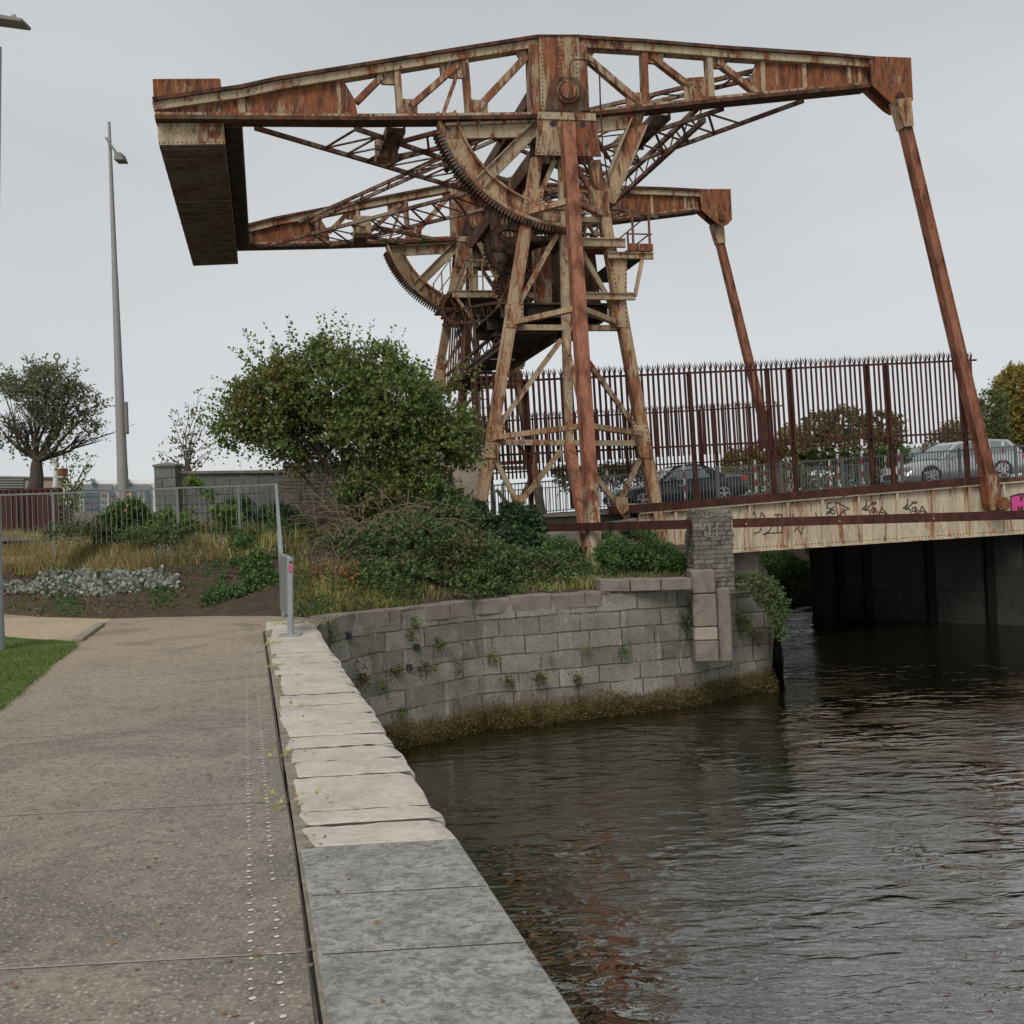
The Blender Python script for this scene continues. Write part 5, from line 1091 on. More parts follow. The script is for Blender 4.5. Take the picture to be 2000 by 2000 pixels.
for i in range(n_):
    p, q = a_.lerp(c_, i / n_), a_.lerp(c_, (i + 1) / n_); o2 = Vector((0, .04 if i % 2 else 0, 0)); b.prism([V3(p, .8) + o2, V3(q, .8) + o2, q + o2, p + o2], (0, .06, 0))
b.build('ribbed_side', M['redwall'], ct); b = MB(); b.prism([a_ + UP * .002, c_ + UP * .002, c_ + Vector((-1.2, 2.6, .12)), a_ + Vector((-1.2, 2.6, .12))], (0, 0, .04)); b.build('roof', M['redwall'], ct)
b = MB(); b.prism([V3(c_, .8), V3(c_, .8) + Vector((-1.2, 2.6, 0)), c_ + Vector((-1.2, 2.6, 0)), c_], (.03, 0, 0)); b.build('end_wall', M['redwall'], ct)
sh = thing('shed', 'low grey flat shed with a slatted left end behind the maroon container', 'shed', tuple(at(60, 990, 45)))
MB().prism([at(-60, 990, 45), at(124, 990, 45), at(124, 934, 45), at(-60, 932, 45)], (-2.3, 5, 0)).build('wall', M['concpale'], sh)
b = MB()
for i in range(11): b.prism([at(-60, 988 - i * 5, 44.97), at(47, 988 - i * 5, 44.97), at(47, 985.2 - i * 5, 44.97), at(-60, 985.2 - i * 5, 44.97)], (0, -.06, 0))
b.build('slatted_end', M['galv_dull'], sh); MB().prism([at(-62, 933, 44.9), at(126, 935, 44.9), at(126, 931.5, 44.9), at(-62, 929, 44.9)], (-2.4, 5.3, 0)).build('roof_edge', M['conc'], sh)
MB().prism([at(113, 930, 44), at(123, 930, 44), at(123, 914, 44), at(113, 916, 44)], (0, .5, 0)).build('chimney', simple('red_brick', (.25, .08, .04), .9, .3, 5), sh)
M['bwall'] = simple('pale_render', (.62, .6, .56), .8, .06, 1); M['bgrey'] = simple('grey_cladding', (.2, .22, .235), .6, .2, 1.5); M['bglass'] = simple('flat_window', (.1, .13, .16), .2, .3, 1.2); M['bbrick'] = simple('brown_cladding', (.15, .09, .075), .8, .2, 1)
ap = thing('apartment_block', 'pale apartment block with grey balconies far behind the railing', 'building', tuple(at(210, 1010, 150)))
def bx(x0, x1, y0, y1, D, dep, m, nm, par): return MB().prism([at(x0, y1, D), at(x1, y1, D), at(x1, y0, D), at(x0, y0, D)], ((.5 * (x0 + x1) - 1000) / 2000 * dep, dep, 0)).build(nm, m, par)
bx(128, 305, 944, 1012, 150, 14, M['bwall'], 'wall', ap); bx(136, 304, 938, 944, 152, 10, M['white'], 'roof', ap)
bx(140, 220, 946, 957, 149.6, .3, M['bgrey'], 'top_storey', ap); bx(225, 294, 946, 957, 149.6, .3, M['bgrey'], 'top_storey', ap)
for x0, x1 in ((164, 192), (212, 224), (256, 266), (282, 294), (140, 148)):
    for i in range(4): bx(x0, x1, 961 + i * 12, 970 + i * 12, 149.5, .4, M['bglass'], 'balcony_window', ap)
for x0, x1 in ((146, 162), (194, 209), (228, 238), (268, 280)):
    for i in range(3): bx(x0 + 3, x0 + 6, 962 + i * 13, 970 + i * 13, 149.6, .3, M['bgrey'], 'window', ap); bx(x1 - 6, x1 - 3, 962 + i * 13, 970 + i * 13, 149.6, .3, M['bgrey'], 'window', ap)
for x in (178, 246): bx(x, x + 8, 936, 944, 149, 3, M['bgrey'], 'roof_vent', ap)
sb = thing('site_hoarding', 'low plain grey hoarding between railing and apartment block', 'hoarding', tuple(at(200, 1040, 60)))
bx(124, 306, 1000, 1046, 60, .3, M['conc'], 'hoarding_panel', sb)
hs = thing('distant_shed', 'dark roofed building half hidden behind the hedge left of the silver car', 'building', tuple(at(1800, 960, 75)))
bx(1756, 1860, 896, 965, 75, 8, M['bbrick'], 'wall', hs); MB().prism([at(1752, 897, 74.5), at(1864, 893, 74.5), at(1845, 872, 76), at(1775, 874, 76)], (0, 8, 0)).build('roof', M['bgrey'], hs); bx(1800, 1814, 866, 880, 75, 1, M['bbrick'], 'chimney', hs)
# ---------------------------------------------------------------- plants
def leafmat(name, cols, rough=.6, patch=None, trans=.32, k=1.5):
    cols = [tuple(x * k for x in c) for c in cols]
    m, t, b, o = mat(name); g = nn(t, 'ShaderNodeNewGeometry'); c = ramp(t, g.outputs['Random Per Island'], [(i / (len(cols) - 1), k) for i, k in enumerate(cols)])
    if patch:
        f = noise(t, tex(t), patch[1], 3, .5); c = mixc(t, math_(t, 'MULTIPLY', ramp(t, f, [(.54, 0.0), (.68, 1.0)]), math_(t, 'GREATER_THAN', math_(t, 'FRACT', math_(t, 'MULTIPLY', g.outputs['Random Per Island'], 7.3)), .35)), c, patch[0])
    t.links.new(c, b.inputs['Base Color']); b.inputs['Roughness'].default_value = rough; b.inputs['Specular IOR Level'].default_value = .35
    tr = nn(t, 'ShaderNodeBsdfTranslucent'); t.links.new(c, tr.inputs[0]); mx = nn(t, 'ShaderNodeMixShader'); mx.inputs[0].default_value = trans
    t.links.new(b.outputs[0], mx.inputs[1]); t.links.new(tr.outputs[0], mx.inputs[2]); t.links.new(mx.outputs[0], o.inputs[0]); return m
M['bush'] = leafmat('bush_leaves', [(.045, .072, .02), (.08, .115, .03), (.12, .155, .045), (.08, .11, .034), (.19, .2, .065)], .5, ((.17, .12, .03), .9))
M['hedge'] = leafmat('hedge_leaves', [(.05, .07, .025), (.085, .105, .035), (.12, .14, .05)], .6)
M['ivy'] = leafmat('ivy_leaves', [(.018, .036, .014), (.03, .055, .022), (.045, .08, .034), (.08, .11, .055)], .42)
M['bramble'] = leafmat('bramble_leaves', [(.026, .052, .016), (.05, .085, .027), (.075, .12, .037), (.1, .14, .055), (.12, .11, .05)], .55, ((.13, .105, .05), 1.1))
M['nettle'] = leafmat('fresh_green_leaves', [(.03, .066, .018), (.05, .1, .028), (.08, .135, .04), (.12, .16, .055)], .6)
M['olive'] = leafmat('willow_leaves', [(.05, .062, .03), (.085, .1, .05), (.13, .145, .08), (.17, .18, .11)], .6)
M['silverleaf'] = leafmat('silver_leaves', [(.17, .185, .155), (.24, .25, .215), (.31, .32, .285), (.12, .14, .1)], .85, None, .1)
M['straw'] = leafmat('dry_grass', [(.34, .25, .13), (.46, .36, .21), (.28, .21, .11), (.2, .2, .085), (.38, .26, .16)], .8, ((.13, .15, .05), .5))
M['green'] = leafmat('mixed_grass', [(.14, .18, .05), (.24, .26, .08), (.34, .3, .12), (.46, .38, .18)], .8)
M['grass'] = leafmat('lawn_grass', [(.055, .1, .018), (.09, .145, .03), (.13, .175, .045), (.17, .165, .06)], .7)
M['yellow'] = leafmat('autumn_leaves', [(.22, .16, .03), (.3, .21, .05), (.16, .14, .04), (.1, .11, .035)], .6)
M['moss'] = leafmat('wet_weed', [(.04, .034, .011), (.08, .064, .02), (.13, .1, .035), (.05, .054, .018)], .5)
M['orange'] = leafmat('orange_flowers', [(.6, .15, .05), (.7, .22, .06)], .6)
M['litter'] = leafmat('litter', [(.16, .1, .06), (.24, .15, .08), (.09, .06, .04), (.3, .22, .14)], .9)
def unit(a): return a / np.maximum(1e-6, np.linalg.norm(a, axis=1, keepdims=True))
def leaf_geo(P, Dn, size, asp=.42, fold=.12, updir=.6):
    n = len(P); s = (size * rng.uniform(.6, 1.25, n))[:, None] if np.isscalar(size) else (size * rng.uniform(.7, 1.2, n))[:, None]
    nr = unit(rng.normal(0, .6, (n, 3)) + np.array([0, 0, updir])); sd_ = unit(np.cross(Dn, nr)); nr = np.cross(sd_, Dn)
    a = P; c = P + Dn * s; m1 = P + Dn * s * .45 + sd_ * s * asp - nr * s * fold; m2 = P + Dn * s * .45 - sd_ * s * asp - nr * s * fold
    V = np.stack([a, m1, c, m2], 1).reshape(-1, 3); k = np.arange(n)[:, None] * 4; F = np.concatenate([k + [0, 1, 2], k + [0, 2, 3]], 1).reshape(-1, 3); return V, F
def cat(parts):
    Vs, Fs, k = [], [], 0
    for V, F in parts: Vs.append(V); Fs.append(F + k); k += len(V)
    return np.concatenate(Vs), np.concatenate(Fs)
def sprigs(P, Dn, length, npl, leaf, droop=.3, asp=.38, spread=.9):
    out = []; n = len(P); Ln = length * rng.uniform(.5, 1.3, n)
    sdv = unit(np.cross(Dn, rng.normal(0, 1, (n, 3))))
    for i in range(npl):
        f = (i + 1) / npl; pos = P + Dn * (Ln * f)[:, None] + np.array([0, 0, -1]) * (Ln * f * f * droop)[:, None]
        ld = unit(Dn * .55 + sdv * (spread if i % 2 else -spread) + rng.normal(0, .35, (n, 3)) + np.array([0, 0, .1]))
        out.append(leaf_geo(pos, ld, leaf * (1.1 - .35 * f), asp))
    return cat(out)
def px_blob(px, py, D, rx, ry, rd=None):        # centre + radii (m) of a clump measured on the photo
    c = at(px, py, D); k = D / 2000; return (np.array(c), np.array([rx * k, (rd if rd else (rx + ry) / 2 * k), ry * k]))
def blob_pts(blobs, n, shell=.5, keep=None):
    w_ = np.array([b[1].prod() ** .67 for b in blobs]); ix = rng.choice(len(blobs), n, p=w_ / w_.sum()); C_ = np.array([b[0] for b in blobs])[ix]; R_ = np.array([b[1] for b in blobs])[ix]
    d = unit(rng.normal(0, 1, (n, 3))); r = rng.uniform(0, 1, n) ** (1 / 3) * (1 - shell) + shell * rng.uniform(.75, 1.06, n); P = C_ + d * R_ * r[:, None]
    lump = np.sin(P[:, 0] * 2.1 + 1) * np.sin(P[:, 1] * 2.3) + np.sin(P[:, 2] * 2.7 + P[:, 0]) * .8 + np.sin(P[:, 0] * 5 + P[:, 2] * 4.1) * .5
    k = lump > (-.95 if keep is None else keep); return P[k], d[k]
def plant(name, label, catg, base, blobs, n, npl, length, leaf, m, stems=5, group=None, shell=.5, up=.5, droop=.25, asp=.38, keep=None, sr=.05, stemmat=None, twigs=0, out=.8):
    t = thing(name, label, catg, base, group); P, d = blob_pts(blobs, n, shell, keep); Dn = unit(d * out + np.array([0, 0, up]) + rng.normal(0, .35, P.shape))
    V, F = sprigs(P, Dn, length, npl, leaf, droop, asp); np_obj('foliage', V, F, m, t)
    if stems:
        b = MB(); bs = Vector(base); r_ = random.Random(len(label))
        for i in range(stems):
            c, rd = blobs[i % len(blobs)]; e = Vector(c + rd * np.array([r_.uniform(-.6, .6), r_.uniform(-.6, .6), r_.uniform(-.1, .7)])); st = bs + Vector((r_.uniform(-1, 1), r_.uniform(-.5, .5), 0)) * sr * 4
            pts = [st]
            for k in range(1, 6): f = k / 5; pts.append(st.lerp(e, f) + Vector((r_.gauss(0, .06), r_.gauss(0, .06), 0)) * (e - st).length * .35 + UP * math.sin(f * math.pi) * .08 * (e - st).length)
            b.tube(pts, sr, 6, sr * .25)
            for j in range(twigs):
                k = r_.randint(2, 4); q = pts[k]; e2 = q + Vector((r_.uniform(-1, 1), r_.uniform(-.6, .6), r_.uniform(.2, 1))) * (e - st).length * .28; b.tube([q, q.lerp(e2, .5) + UP * .03, e2], sr * .32, 5, sr * .1)
        b.build('stems' if name != 'tree' else 'trunk', stemmat or M['branch'], t)
    return t
def gpt(px, py, D, lift=0.0): p = at(px, py, D); return (p.x, p.y, ground_z(p.x, p.y) + lift)
# the big bush between the wall and the tower
D = 23.2
plant('large_bush', 'big leafy bush with yellowing patches left of the near tower', 'bush', gpt(690, 1020, D),
    [px_blob(640, 755, D, 100, 66), px_blob(530, 800, D, 66, 60), px_blob(765, 790, D - .3, 84, 76), px_blob(865, 805, D, 44, 48), px_blob(655, 700, D, 50, 34), px_blob(690, 860, D, 140, 62), px_blob(845, 890, D - .3, 62, 60), px_blob(580, 850, D, 96, 40), px_blob(880, 960, D - .6, 56, 46), px_blob(745, 960, D - .4, 70, 36), px_blob(446, 850, D, 24, 24), px_blob(740, 715, D, 34, 30), px_blob(550, 740, D, 36, 32), px_blob(480, 815, D, 36, 40), px_blob(900, 860, D, 26, 36)],
    8400, 7, .5, .115, M['bush'], 20, shell=.3, sr=.045, twigs=7, keep=-.9)
P = np.array([at(x, y, D) for x, y in ((500, 668), (492, 690), (560, 665), (645, 640), (655, 655), (688, 650), (710, 660), (765, 672), (470, 745), (455, 775), (440, 790), (890, 715), (900, 730), (872, 720), (826, 712), (585, 668), (520, 690), (415, 790))]); P = np.repeat(P, 3, 0) + rng.normal(0, .12, (54, 3))
V, F = sprigs(P - np.array([0, 0, .25]), unit(np.array([at(640, 900, D)]) * 0 + (P - np.array(at(660, 860, D))) + rng.normal(0, .3, P.shape)), .62, 10, .11, .1); lbo = [o for o in COL.objects if o.name.startswith('large_bush')][0]; merge([c for c in lbo.children if c.name.startswith('foliage')][0], np_obj('long_shoots', V, F, M['bush'], lbo))
# thicket under it
plant('bramble_thicket', 'dense dull green bramble thicket along the top of the wharf wall', 'bramble', gpt(760, 1130, 20.5),
    [px_blob(700, 1095, 20.6, 90, 62), px_blob(800, 1075, 21, 100, 62), px_blob(900, 1100, 21, 80, 56), px_blob(980, 1115, 21.6, 64, 44), px_blob(760, 1140, 19.8, 90, 40), px_blob(880, 1148, 20.4, 90, 30), px_blob(1050, 1120, 22, 56, 38), px_blob(1130, 1140, 21.6, 40, 14), px_blob(760, 1168, 19.6, 60, 12), px_blob(960, 1160, 20.8, 60, 12), px_blob(1000, 1150, 21.2, 66, 22), px_blob(1110, 1118, 22.4, 42, 30), px_blob(870, 1030, 22, 60, 48), px_blob(660, 1150, 19.2, 40, 30)], 8500, 5, .3, .085, M['bramble'], 10, up=.35, sr=.02, twigs=3, stemmat=M['twig'])
plant('elder_shrub', 'mid green shrub filling the gap between big bush and tower foot', 'shrub', gpt(860, 1040, 22.4), [px_blob(870, 985, 22.6, 60, 52), px_blob(830, 1020, 22.4, 56, 44), px_blob(915, 985, 23, 30, 40)], 2600, 6, .3, .085, leafmat('shrub_leaves', [(.035, .06, .018), (.06, .09, .028), (.09, .125, .04)], .6), 6, sr=.02)
plant('ivy_mound', 'dark glossy ivy mound at the foot of the left tower leg', 'ivy', gpt(960, 1050, 23.6), [px_blob(955, 1015, 23.4, 54, 34), px_blob(1010, 1022, 23.4, 50, 32), px_blob(1000, 1055, 22.8, 46, 22)], 3600, 4, .16, .105, M['ivy'], 0, asp=.55, up=.2)
plant('weed_bed', 'bright green nettles growing between the red mast foot and the brick pier', 'weeds', gpt(1250, 1100, 23), [px_blob(1080, 1075, 23, 40, 16), px_blob(1210, 1085, 23.2, 44, 26), px_blob(1270, 1090, 23, 50, 26), px_blob(1320, 1105, 22.4, 30, 16), px_blob(1230, 1052, 24.6, 46, 18), px_blob(1190, 1108, 22.4, 22, 14)], 3000, 6, .22, .075, M['nettle'], 0, up=.8)
plant('weed_bed', 'fresh green weeds left of the railing end post at the edge of the path', 'weeds', gpt(490, 1160, 20), [px_blob(515, 1150, 20, 34, 24), px_blob(470, 1172, 19.8, 30, 16), px_blob(430, 1172, 19.8, 30, 12), px_blob(500, 1125, 20.4, 24, 20), px_blob(530, 1100, 21, 34, 30), px_blob(500, 1070, 21.8, 40, 22), px_blob(540, 1050, 22, 30, 24), px_blob(590, 1182, 19.2, 28, 14), px_blob(610, 1165, 19.6, 20, 10), px_blob(450, 1050, 22.5, 36, 14), px_blob(560, 1160, 19.8, 22, 20), px_blob(470, 1110, 21, 16, 12)], 5600, 6, .2, .075, M['nettle'], 0, up=.8)
plant('leafy_bush', 'yellow-green leafy bush behind the bar railing, in front of the pillar', 'bush', gpt(380, 1040, 22.6), [px_blob(378, 1000, 22.8, 34, 44), px_blob(370, 965, 22.9, 16, 22), px_blob(420, 1025, 22.6, 40, 24), px_blob(340, 1030, 22.6, 22, 24)], 1500, 6, .26, .12, leafmat('yellow_green_leaves', [(.05, .09, .015), (.1, .15, .025), (.15, .18, .04)], .5), 4, sr=.015)
plant('leafy_bush', 'round green bush with orange blooms at the foot of the lamp mast', 'bush', gpt(240, 1030, 22.8), [px_blob(246, 1008, 23, 26, 18), px_blob(222, 1022, 22.8, 24, 12), px_blob(262, 1000, 23, 12, 16), px_blob(272, 1024, 23, 24, 12), px_blob(205, 1035, 22.8, 20, 8)], 1000, 6, .24, .105, leafmat('mid_green_leaves', [(.03, .07, .015), (.06, .11, .02), (.1, .14, .03)], .5), 4, sr=.015)
plant('dark_shrub', 'dark shrub behind the railing at the foot of the block wall', 'shrub', gpt(480, 1030, 23.5), [px_blob(480, 1010, 23.6, 50, 26), px_blob(540, 1030, 23, 40, 34), px_blob(590, 1060, 22.5, 36, 44)], 1800, 6, .26, .095, M['ivy'], 4, sr=.012)
plant('mixed_scrub', 'rough mixed scrub and weeds growing through the bar railing', 'scrub', gpt(400, 1050, 22), [px_blob(300, 1044, 21.8, 60, 8), px_blob(430, 1050, 21.6, 50, 18), px_blob(500, 1030, 21.8, 40, 26), px_blob(395, 990, 22.3, 12, 26), px_blob(150, 1036, 22.3, 60, 8), px_blob(350, 1010, 22.2, 12, 20)], 1900, 5, .26, .07, M['bramble'], 6, sr=.008, keep=-.4)
# sparse saplings and left tree
def sapling(label, base, tips, leaf, m, nper=3, gr='thin saplings by the boundary'):
    t = thing('sapling', label, 'sapling', base, gr); b = MB(); bs = Vector(base); PP, DD = [], []
    for px, py, D_ in tips:
        e = at(px, py, D_); pts = [bs + (e - bs) * f + Vector((random.gauss(0, .05), 0, 0)) + Vector(((e.x - bs.x) * -.25 * math.sin(f * math.pi), 0, 0)) for f in np.linspace(0, 1, 6)]; b.tube(pts, .02, 5, .006)
        for k in range(2, 6):
            for _ in range(nper): PP.append(pts[k] + Vector((random.gauss(0, .1), random.gauss(0, .1), random.gauss(0, .08)))); DD.append((random.gauss(0, 1), random.gauss(0, 1), random.uniform(0, 1)))
    b.build('stems', M['branch'], t); V, F = sprigs(np.array(PP), unit(np.array(DD)), .22, 4, leaf, .2); np_obj('foliage', V, F, m, t)
sapling('sparse sapling with few leaves rising above the block wall beside its pillar', tuple(at(366, 935, 26.8)), [(x, y, 27) for x, y in ((385, 770), (392, 800), (370, 790), (350, 812), (335, 810), (400, 830), (412, 850), (428, 870), (305, 880), (318, 900), (360, 860), (380, 840), (345, 850), (410, 900), (396, 812))], .1, leafmat('sapling_leaves', [(.06, .07, .03), (.1, .11, .04), (.16, .11, .05)], .6), 2)
sapling('small wispy sapling in front of the apartment block, right of the left tree', tuple(at(128, 1030, 24)), [(x, y, 24.2) for x, y in ((182, 888), (186, 905), (165, 915), (150, 900), (140, 930), (160, 945), (130, 890), (172, 930), (135, 960), (120, 920), (150, 975))], .1, M['bush'], 2)
def tree(label, base, blobs, n, leaf, m, npl=6, length=.5, trunk=.3, limbs=9, group=None, fork=None, keep=None, shell=.5, up=.35, tw=4):
    t = thing('tree', label, 'tree', base, group); P, d = blob_pts(blobs, n, shell, keep); Dn = unit(d * .8 + np.array([0, 0, up]) + rng.normal(0, .35, P.shape))
    V, F = sprigs(P, Dn, length, npl, leaf, .2, .26); np_obj('crown', V, F, m, t)
    b = MB(); bs = Vector(base); fk = Vector(fork) if fork else bs.lerp(Vector(blobs[0][0]), .4)
    b.tube([bs, bs.lerp(fk, .4) + Vector((trunk * .15, 0, 0)), bs.lerp(fk, .8), fk], trunk, 10, trunk * .62)
    for i in range(limbs):
        c, rd = blobs[i % len(blobs)]; e = Vector(c + rd * np.array([random.uniform(-.7, .7), random.uniform(-.7, .7), random.uniform(0, .75)])); pts = [fk.lerp(e, f) + Vector(((e.x - fk.x) * .22 * math.sin(f * math.pi), 0, -.05 * math.sin(f * math.pi))) + Vector((random.gauss(0, .05), random.gauss(0, .05), 0)) for f in np.linspace(0, 1, 6)]
        b.tube(pts, trunk * .26, 6, trunk * .04)
        for j in range(tw):
            q = pts[random.randint(2, 3)]; e2 = q + (e - fk) * random.uniform(.15, .36) + Vector((random.gauss(0, .4), random.gauss(0, .4), random.uniform(0, .6))); b.tube([q, q.lerp(e2, .5), e2], trunk * .08, 5, trunk * .02)
    b.build('trunk', M['branch'], t)
DT = 34.0
tree('round grey-green willow-leaved tree at the left edge behind the maroon container', tuple(at(68, 960, DT)), [px_blob(90, 775, DT, 70, 52), px_blob(40, 800, DT, 44, 52), px_blob(145, 805, DT, 44, 52), px_blob(60, 730, DT, 46, 34), px_blob(115, 745, DT, 44, 30), px_blob(120, 860, DT, 50, 34), px_blob(28, 850, DT, 26, 34), px_blob(160, 850, DT, 24, 26), px_blob(85, 830, DT, 50, 30), px_blob(-20, 800, DT, 40, 60)],
     1900, .15, M['olive'], 7, .5, .26, 20, None, tuple(at(72, 900, DT)), -.25, .35, .45, 6)
# trees and hedges beyond the bridge
G = 'trees and bushes beyond the bridge'
tree('golden autumn tree crown at the right edge above the silver car', tuple(at(2010, 960, 62)), [px_blob(1985, 770, 62, 34, 50), px_blob(2015, 820, 62, 50, 60), px_blob(1975, 830, 62, 28, 36)], 3300, .26, M['yellow'], 6, .6, .35, 6, G, None, -1.2)
tree('loose green tree just left of the golden tree', tuple(at(1925, 960, 58)), [px_blob(1925, 830, 58, 34, 30), px_blob(1900, 850, 58, 34, 22), px_blob(1935, 790, 58, 22, 22), px_blob(1950, 850, 58, 24, 20)], 900, .22, M['hedge'], 6, .6, .25, 6, G, None, -.8)
tree('wispy willow directly right of the rusty strut', tuple(at(1880, 960, 50)), [px_blob(1870, 850, 50, 24, 20), px_blob(1850, 868, 50, 30, 16), px_blob(1900, 872, 50, 20, 14)], 500, .2, M['olive'], 6, .6, .12, 5, G, None, -.6)
plant('hedge_bush', 'tall green bush behind the middle of the palings', 'bush', tuple(at(1660, 970, 50)), [px_blob(1600, 835, 50, 30, 22), px_blob(1650, 830, 50, 36, 26), px_blob(1720, 835, 50, 34, 24), px_blob(1660, 880, 50, 110, 34), px_blob(1640, 930, 50, 100, 34), px_blob(1740, 900, 50, 30, 44)], 3000, 6, .5, .2, M['hedge'], 8, G, sr=.06, keep=-1.0)
plant('hedge_bush', 'yellowing bush behind the rear of the convertible', 'bush', tuple(at(1480, 970, 50)), [px_blob(1450, 920, 50, 36, 44), px_blob(1505, 905, 50, 40, 44), px_blob(1545, 880, 50, 26, 44), px_blob(1480, 950, 50, 60, 26)], 2200, 6, .4, .18, leafmat('yellowing_leaves', [(.1, .1, .03), (.17, .15, .045), (.24, .18, .06)], .6), 6, G, sr=.05)
plant('hedge_bush', 'small dark bush seen through the near tower legs above the road', 'bush', tuple(at(1130, 975, 50)), [px_blob(1110, 935, 50, 40, 18), px_blob(1180, 930, 50, 40, 16), px_blob(1230, 925, 50, 30, 14)], 900, 5, .4, .18, M['olive'], 4, G, sr=.04)
plant('bank_bush', 'green bush overhanging the water under the bridge soffit', 'bush', tuple(at(1520, 1200, 46)), [px_blob(1520, 1120, 46, 50, 36), px_blob(1560, 1150, 46, 40, 38), px_blob(1480, 1150, 46, 40, 40), px_blob(1570, 1100, 46, 26, 26)], 2600, 6, .4, .15, M['nettle'], 5, sr=.05)
struct(MB().prism([at(1380, 1196, 48.5), at(1592, 1196, 48.5), at(1592, 1055, 48.5), at(1380, 1055, 48.5)], (0, 3, 0)).build('far_slope', M['bank'], top=True))
plant('corner_weeds', 'weeds tumbling over the right end of the wharf wall under the bridge', 'weeds', tuple(at(1470, 1140, 21.5)), [px_blob(1465, 1138, 21.6, 36, 12), px_blob(1500, 1160, 21.4, 22, 24), px_blob(1518, 1190, 21.3, 16, 26), px_blob(1440, 1130, 21.9, 18, 10), px_blob(1522, 1225, 21.2, 6, 20)], 1000, 5, .15, .06, M['bramble'], 0)
# ---------------------------------------------------------------- weeds on the quay wall (each its own tuft)
def wall_at(px, py):                 # point on the wharf wall face behind a pixel
    d = ray(px, py); k = d.x / d.y
    a = edge_at(TW, k); q = edge_at(FT, k); 
    za, zq = (CP + d * (a.y / d.y)).z, 0; lo, hi = min(a.y, q.y) - .6, max(a.y, q.y) + .3
    best = None
    for i in range(60):
        y = lo + (hi - lo) * i / 59; z = (CP + d * (y / d.y)).z; f = min(1, max(0, (a.z - z) / (a.z - q.z))); yy = a.y + (q.y - a.y) * f
        if best is None or abs(yy - y) < best[0]: best = (abs(yy - y), y)
    p = CP + d * (best[1] / d.y); return Vector((p.x, p.y - .02, p.z))
def tuft(px, py, rx, ry, n, m, label, leaf=.055, hang=.0):
    p = wall_at(px, py); t = thing('wall_weed', label, 'weed', tuple(p), 'weeds rooted in the wharf wall'); k = p.y / 2000
    P = np.array(p) + rng.normal(0, 1, (n, 3)) * np.array([rx * k * .45, .03, ry * k * .45]); P[:, 1] = p.y - .03 - np.abs(rng.normal(0, .05, n))
    V, F = sprigs(P, unit(rng.normal(0, .6, (n, 3)) + np.array([0, -.6, .4])), .1, 4, leaf, .6 + hang, .32); np_obj('leaves', V, F, m, t)
TUF = [(643, 1232, 22, 26, 90, 'bush', 'leafy green clump where the coping meets the curved wall'), (812, 1215, 10, 18, 30, 'bush', 'green tuft hanging from the wall top left of the white streaks'), (803, 1240, 9, 12, 20, 'moss', 'small brown tuft just below the hanging tuft left of the white streaks'), (862, 1258, 13, 12, 40, 'bush', 'round green tuft on the third course of the wall'), (708, 1320, 20, 26, 60, 'moss', 'tall weedy clump low on the wall beside the coping'), (748, 1340, 8, 18, 22, 'bush', 'narrow trailing weed right of the tall weedy clump'),
    (778, 1310, 16, 10, 34, 'moss', 'dry tuft left of the square hole in the wall'), (835, 1302, 22, 10, 44, 'moss', 'wide dry tuft right of the square hole in the wall'), (964, 1284, 12, 10, 32, 'bush', 'green tuft in the middle of the curved wall'), (896, 1300, 6, 16, 18, 'moss', 'thin trailing weed left of the middle tuft'), (993, 1328, 13, 12, 30, 'moss', 'branching weed below the middle tuft'), (1054, 1322, 18, 12, 46, 'moss', 'bushy dry weed at mid height of the wall'), (1128, 1322, 12, 16, 34, 'moss', 'drooping weed right of the bushy dry weed'), (787, 1388, 9, 8, 22, 'nettle', 'bright green tuft near the algae at the left end of the wall'),
    (1218, 1270, 10, 10, 30, 'nettle', 'bright green tuft on the wall left of the buttress'), (1337, 1212, 12, 26, 60, 'ivy', 'dark fern clump tucked against the buttress'), (1448, 1215, 30, 26, 160, 'bush', 'large spreading weed on the wall right of the brick pier'), (1475, 1245, 14, 18, 50, 'moss', 'trailing weed below the large spreading weed'), (1145, 1268, 6, 5, 12, 'bush', 'tiny green sprig left of the bright tuft'), (760, 1440, 20, 22, 90, 'moss', 'mossy clump at the waterline beside the coping')]
for px, py, rx, ry, n, m, lb in TUF: tuft(px, py, rx, ry, n, M[m], lb)
# weed fringe at the waterline
pts = []
for i in range(len(FT) - 1):
    a, c = FT[i] - (FT[i] - TW[i]) * (.5 / (abs(WZ) + .5)), FT[i + 1] - (FT[i + 1] - TW[i + 1]) * (.5 / (abs(WZ) + .5))
    for _ in range(int((c - a).length * 420)): f = random.random(); p = a.lerp(c, f); pts.append((p.x, p.y - .03, WZ + abs(random.gauss(0, .24)) * (.75 + .5 * math.sin(p.x * 2.3) * math.sin(p.x * 5.1 + 1)) * (1 if random.random() < .85 else 1.9)))
P = np.array(pts); V, F = sprigs(P, unit(rng.normal(0, .5, P.shape) + np.array([0, -.5, -.5])), .09, 3, .05, .8, .3); stuff(tag(np_obj('waterline_weed', V, F, M['moss']), 'brown-green weed fringe hanging along the waterline of the wharf wall', 'water weed'))
